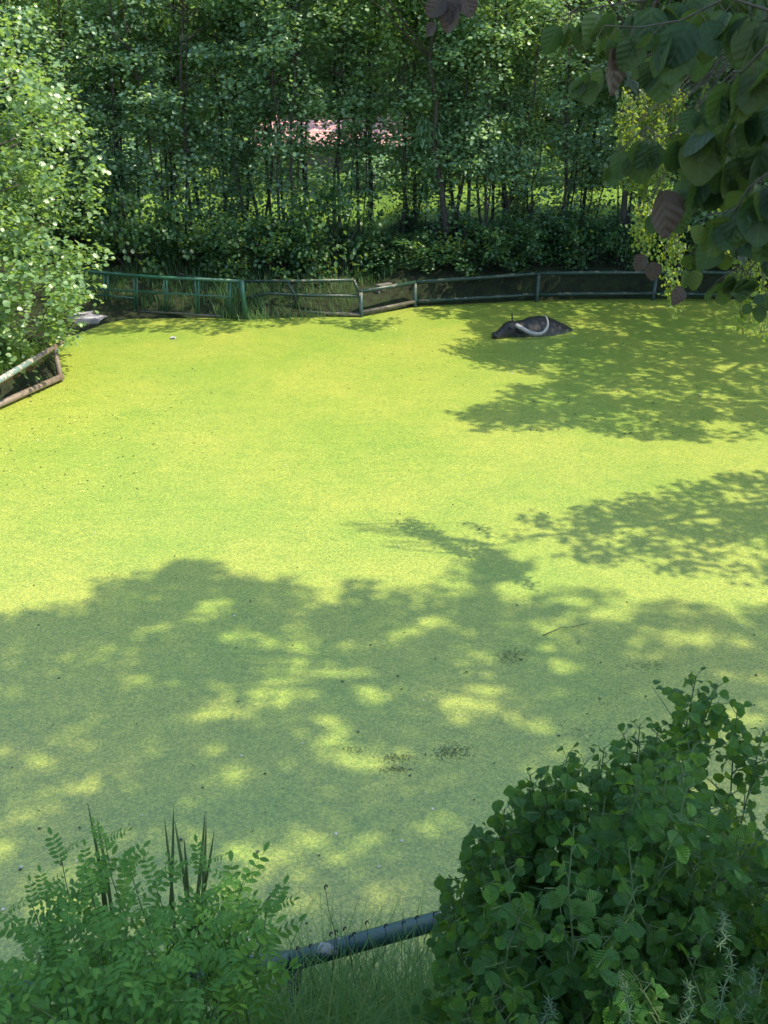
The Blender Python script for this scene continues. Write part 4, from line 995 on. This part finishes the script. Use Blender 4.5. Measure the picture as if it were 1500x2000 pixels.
# ---- grass of the near bank
P = []; D_ = []; Hh = []
while len(P) < 1500:
    a, b = random.uniform(380, 930), random.uniform(1880, 2120); zc = random.uniform(3.0, 4.3)
    x = zc*(a-750)/F; y = random.uniform(2.1, 3.45)
    z = gz(x, y)
    P.append((x, y, z-.02)); Hh.append(random.uniform(.3, .75)); D_.append(random.gauss(1.2, 1.2))
blades('bank_grass', P, np.array(Hh), rng.uniform(.005, .010, len(P)), M['grass'], 1.05, 6, label='long arching grass on the near bank below the green pipe railing', cat='grass', dirs=np.array(D_), curl=2.0)
x = rng.uniform(-3, 3, 9000); y = rng.uniform(1.2, 3.4, 9000)
blades('bank_grass', np.stack([x, y, height(x, y)-.01], -1), rng.uniform(.08, .28, 9000), .006, M['grass'], .6, 4, label='short shaded grass covering the near bank slope', cat='grass')
# seed heads on the longest blades
mb = MB(); hd = MB()
for a, b in [(635, 1730), (655, 1818), (672, 1812), (683, 1828), (690, 1822), (715, 1800), (752, 1806), (787, 1800), (813, 1790), (848, 1782), (580, 1850), (605, 1845), (645, 1822), (908, 1745)]:
    tp = Q(a, b, random.uniform(3.9, 4.1)); bx = tp.x+random.uniform(-.1, .1); by = 3.2; pts = curve((bx, by, gz(bx, by)), tp, (0, 0, .08), 7, .006)
    mb.tube(pts, [.0016]*7, 4, False); e = tp+Vector((.012, 0, -.012))
    hd.tube([tp+Vector((-.004, 0, -.02)), tp, tp+Vector((.008, 0, .004)), e], [.002, .0045, .004, .001], 5)
t = thing('flowering_grass', 'thin grass stalks with small dark seed heads rising past the pipe railing', 'grass')
mb.build('stalk', M['green_stem'], t); hd.build('seed_head', M['bark'], t)
# yellow-green sprig at the bottom edge
t = thing('sunlit_sprig', 'small yellow-green flower spike at the bottom edge left of centre', 'plant')
tp = Q(462, 1975, 2.9); MB().tube([tp+Vector((0, .02, -.3)), tp], [.003, .002], 5).build('stem', M['green_stem'], t)
pos, nr, ax = sprays([tuple(tp+Vector((random.gauss(0, .012), 0, -.012*i))) for i in range(7)], .02, 9, flat=.5); ax[:, 2] += 1.2
link('leaf_tuft', cloud_mesh('leaf_tuft', pos, nr, ax, .018, T_NARROW), M['birch'], t)
# bedstraw whorls among the bush, bottom right
t = thing('bedstraw', 'thin weed with star-like whorls of narrow leaves in front of the big bush', 'weed')
mb = MB(); P = []; A_ = []
for (a, b, a2, b2) in [(1390, 1990, 1420, 1850), (1440, 1990, 1470, 1890), (1330, 2000, 1340, 1920), (1400, 1850, 1410, 1780), (1230, 2000, 1200, 1900), (1050, 2010, 1070, 1950)]:
    p0 = Q(a, b, 2.25); p1 = Q(a2, b2, 2.3); pts = curve(p0, p1, (.02, 0, 0), 6, .006); mb.tube(pts, [.0012]*6, 3, False)
    for i in range(6):
        c_ = along(pts, (i+.5)/6)
        for j in range(7): g = j*.9+i; P.append(tuple(c_)); A_.append((math.cos(g), math.sin(g)*.7, math.sin(g)*.5+.15))
mb.build('stem', M['green_stem'], t)
P = np.array(P); A_ = np.array(A_); link('whorl_leaves', cloud_mesh('whorl_leaves', P, rng.normal(0, .3, P.shape)+np.array([0, -.6, 1.]), A_, .022, T_NARROW), M['shrub'], t)

# ------------------------------------------------------------------ hanging branch at the top right, close to the viewer
KL = [single_leaf('leaf', w_kats, M['katsura'], i+40, nu=8, nv=4, curl=.10+.06*(i % 3), wav=.02, cup=.10-.07*(i % 3)) for i in range(9)]
KR = [single_leaf('leaf', w_kats, M['katsura_red'], i+60, nu=8, nv=4, curl=.2, wav=.03, cup=.12) for i in range(3)]
t = thing('hanging_branch', 'leafy branch with big round leaves hanging into the top right corner', 'branch')
paths = [[(1640, -60, 1.5), (1420, -30, 1.5), (1260, 0, 1.5), (1100, 30, 1.6)], [(1700, 40, 1.35), (1500, 20, 1.35), (1330, 40, 1.4), (1180, 50, 1.5)],
         [(1760, -20, 1.15), (1560, 80, 1.15), (1450, 140, 1.2), (1380, 190, 1.25)], [(1760, 120, 1.3), (1560, 180, 1.3), (1420, 220, 1.4), (1290, 270, 1.5), (1200, 300, 1.6)],
         [(1700, 160, 1.45), (1500, 260, 1.45), (1380, 330, 1.5), (1290, 400, 1.6)], [(1720, 240, 1.3), (1560, 330, 1.3), (1460, 370, 1.35), (1380, 420, 1.4)],
         [(1700, 330, 1.6), (1560, 410, 1.6), (1450, 440, 1.65), (1390, 490, 1.7), (1350, 510, 1.75)], [(1720, 420, 1.7), (1560, 500, 1.7), (1460, 530, 1.75), (1400, 550, 1.8)],
         [(1680, -80, 1.7), (1500, -60, 1.7), (1380, 60, 1.7), (1250, 120, 1.75), (1150, 140, 1.8)], [(1720, 380, 1.45), (1580, 430, 1.45), (1490, 450, 1.5)],
         [(1700, 520, 1.9), (1560, 560, 1.9), (1480, 580, 1.95)], [(1720, 60, 1.8), (1560, 120, 1.8), (1450, 240, 1.8), (1350, 330, 1.85)]]
mb = MB(); lv = []
root = Q(2300, -250, 1.5)
for pi, pa in enumerate(paths):
    pts = [Q(*q) for q in pa]; pts = [p_ for a_, b_ in zip(pts[:-1], pts[1:]) for p_ in (a_, a_.lerp(b_, .5)+Vector((random.gauss(0, .01), random.gauss(0, .02), .012+random.gauss(0, .012))))]+[pts[-1]]; mb.tube([root.lerp(pts[0], .75)+Vector((0, 0, .02*pi))]+pts, [.004]+[.0028*(1-i/len(pts)*.7) for i in range(len(pts))], 6, False)
    L = sum((pts[i+1]-pts[i]).length for i in range(len(pts)-1)); n = int(L/.030)
    for i in range(n+1):
        f = i/n; p0 = along(pts, f)
        for s in (-1, 1):
            if random.random() < .04: continue
            d = Vector((random.gauss(0, .25)+s*.25, random.gauss(0, .35), -1)); size = random.uniform(.042, .078)*(1 if f < .7 else .72)
            if pi in (6, 7, 10): size *= .78
            pet = p0+d.normalized()*.018+Vector((s*.006, 0, 0)); mb.tube([p0, pet], [.001, .0008], 4, False)
            nn = Vector((random.gauss(0, .95), -1+random.gauss(0, .4), random.gauss(.3, .5)))
            lv.append((tuple(pet), tuple(nn), tuple(d), size, False))
random.shuffle(lv); extra = lv[270:] or lv[:1]; lv = lv[:270]
for i, l in enumerate(lv):
    o = link('leaf', KL[i % 9], None, t); orient(o, *l[:4])
V_, P_, t_, U_ = many_leaves([l[0] for l in extra], [l[1] for l in extra], [l[2] for l in extra], np.array([l[3] for l in extra]), w_kats, nu=8, nv=4, curl=.14, wav=.02, cup=.08)
me = fast_mesh('foliage', V_, P_, t_, U_); me.shade_smooth(); o = link('foliage', me, M['katsura'], t); o['kind'] = 'stuff'
# purple-brown leaves on the outer tips
for a, b, zc, s, lean in [(1295, 372, 1.5, .078, .1), (1262, 500, 1.7, .034, -.8), (1275, 512, 1.7, .034, .1), (1195, 95, 1.5, .072, .1), (1330, 560, 1.7, .036, -.5)]:
    p0 = Q(a, b, zc); o = link('leaf', KR[len(lv) % 3], None, t); orient(o, tuple(p0), (random.gauss(0, .4), -1, .3), (lean, .1, -1), s); o['label'] = 'purple-brown leaf'
mb.build('twig', M['twig'], t, True)
t = thing('branch_tip', 'small purplish leaves on a thin shoot at the top centre right', 'branch')
mb = MB().tube([Q(940, -60, 1.9), Q(890, -10, 1.9), Q(868, 0, 1.9)], [.003, .002, .0015], 5, False); mb.build('twig', M['red_twig'], t)
for a, b, s, l_ in [(890, 5, .06, -.45), (880, -10, .055, .1), (868, -5, .05, -1.0), (850, 45, .03, -1), (905, -15, .05, .4)]:
    o = link('leaf', KR[1], None, t); orient(o, tuple(Q(a, b, 1.9)), (random.gauss(0, .4), -1, .3), (l_, 0, -1), s)
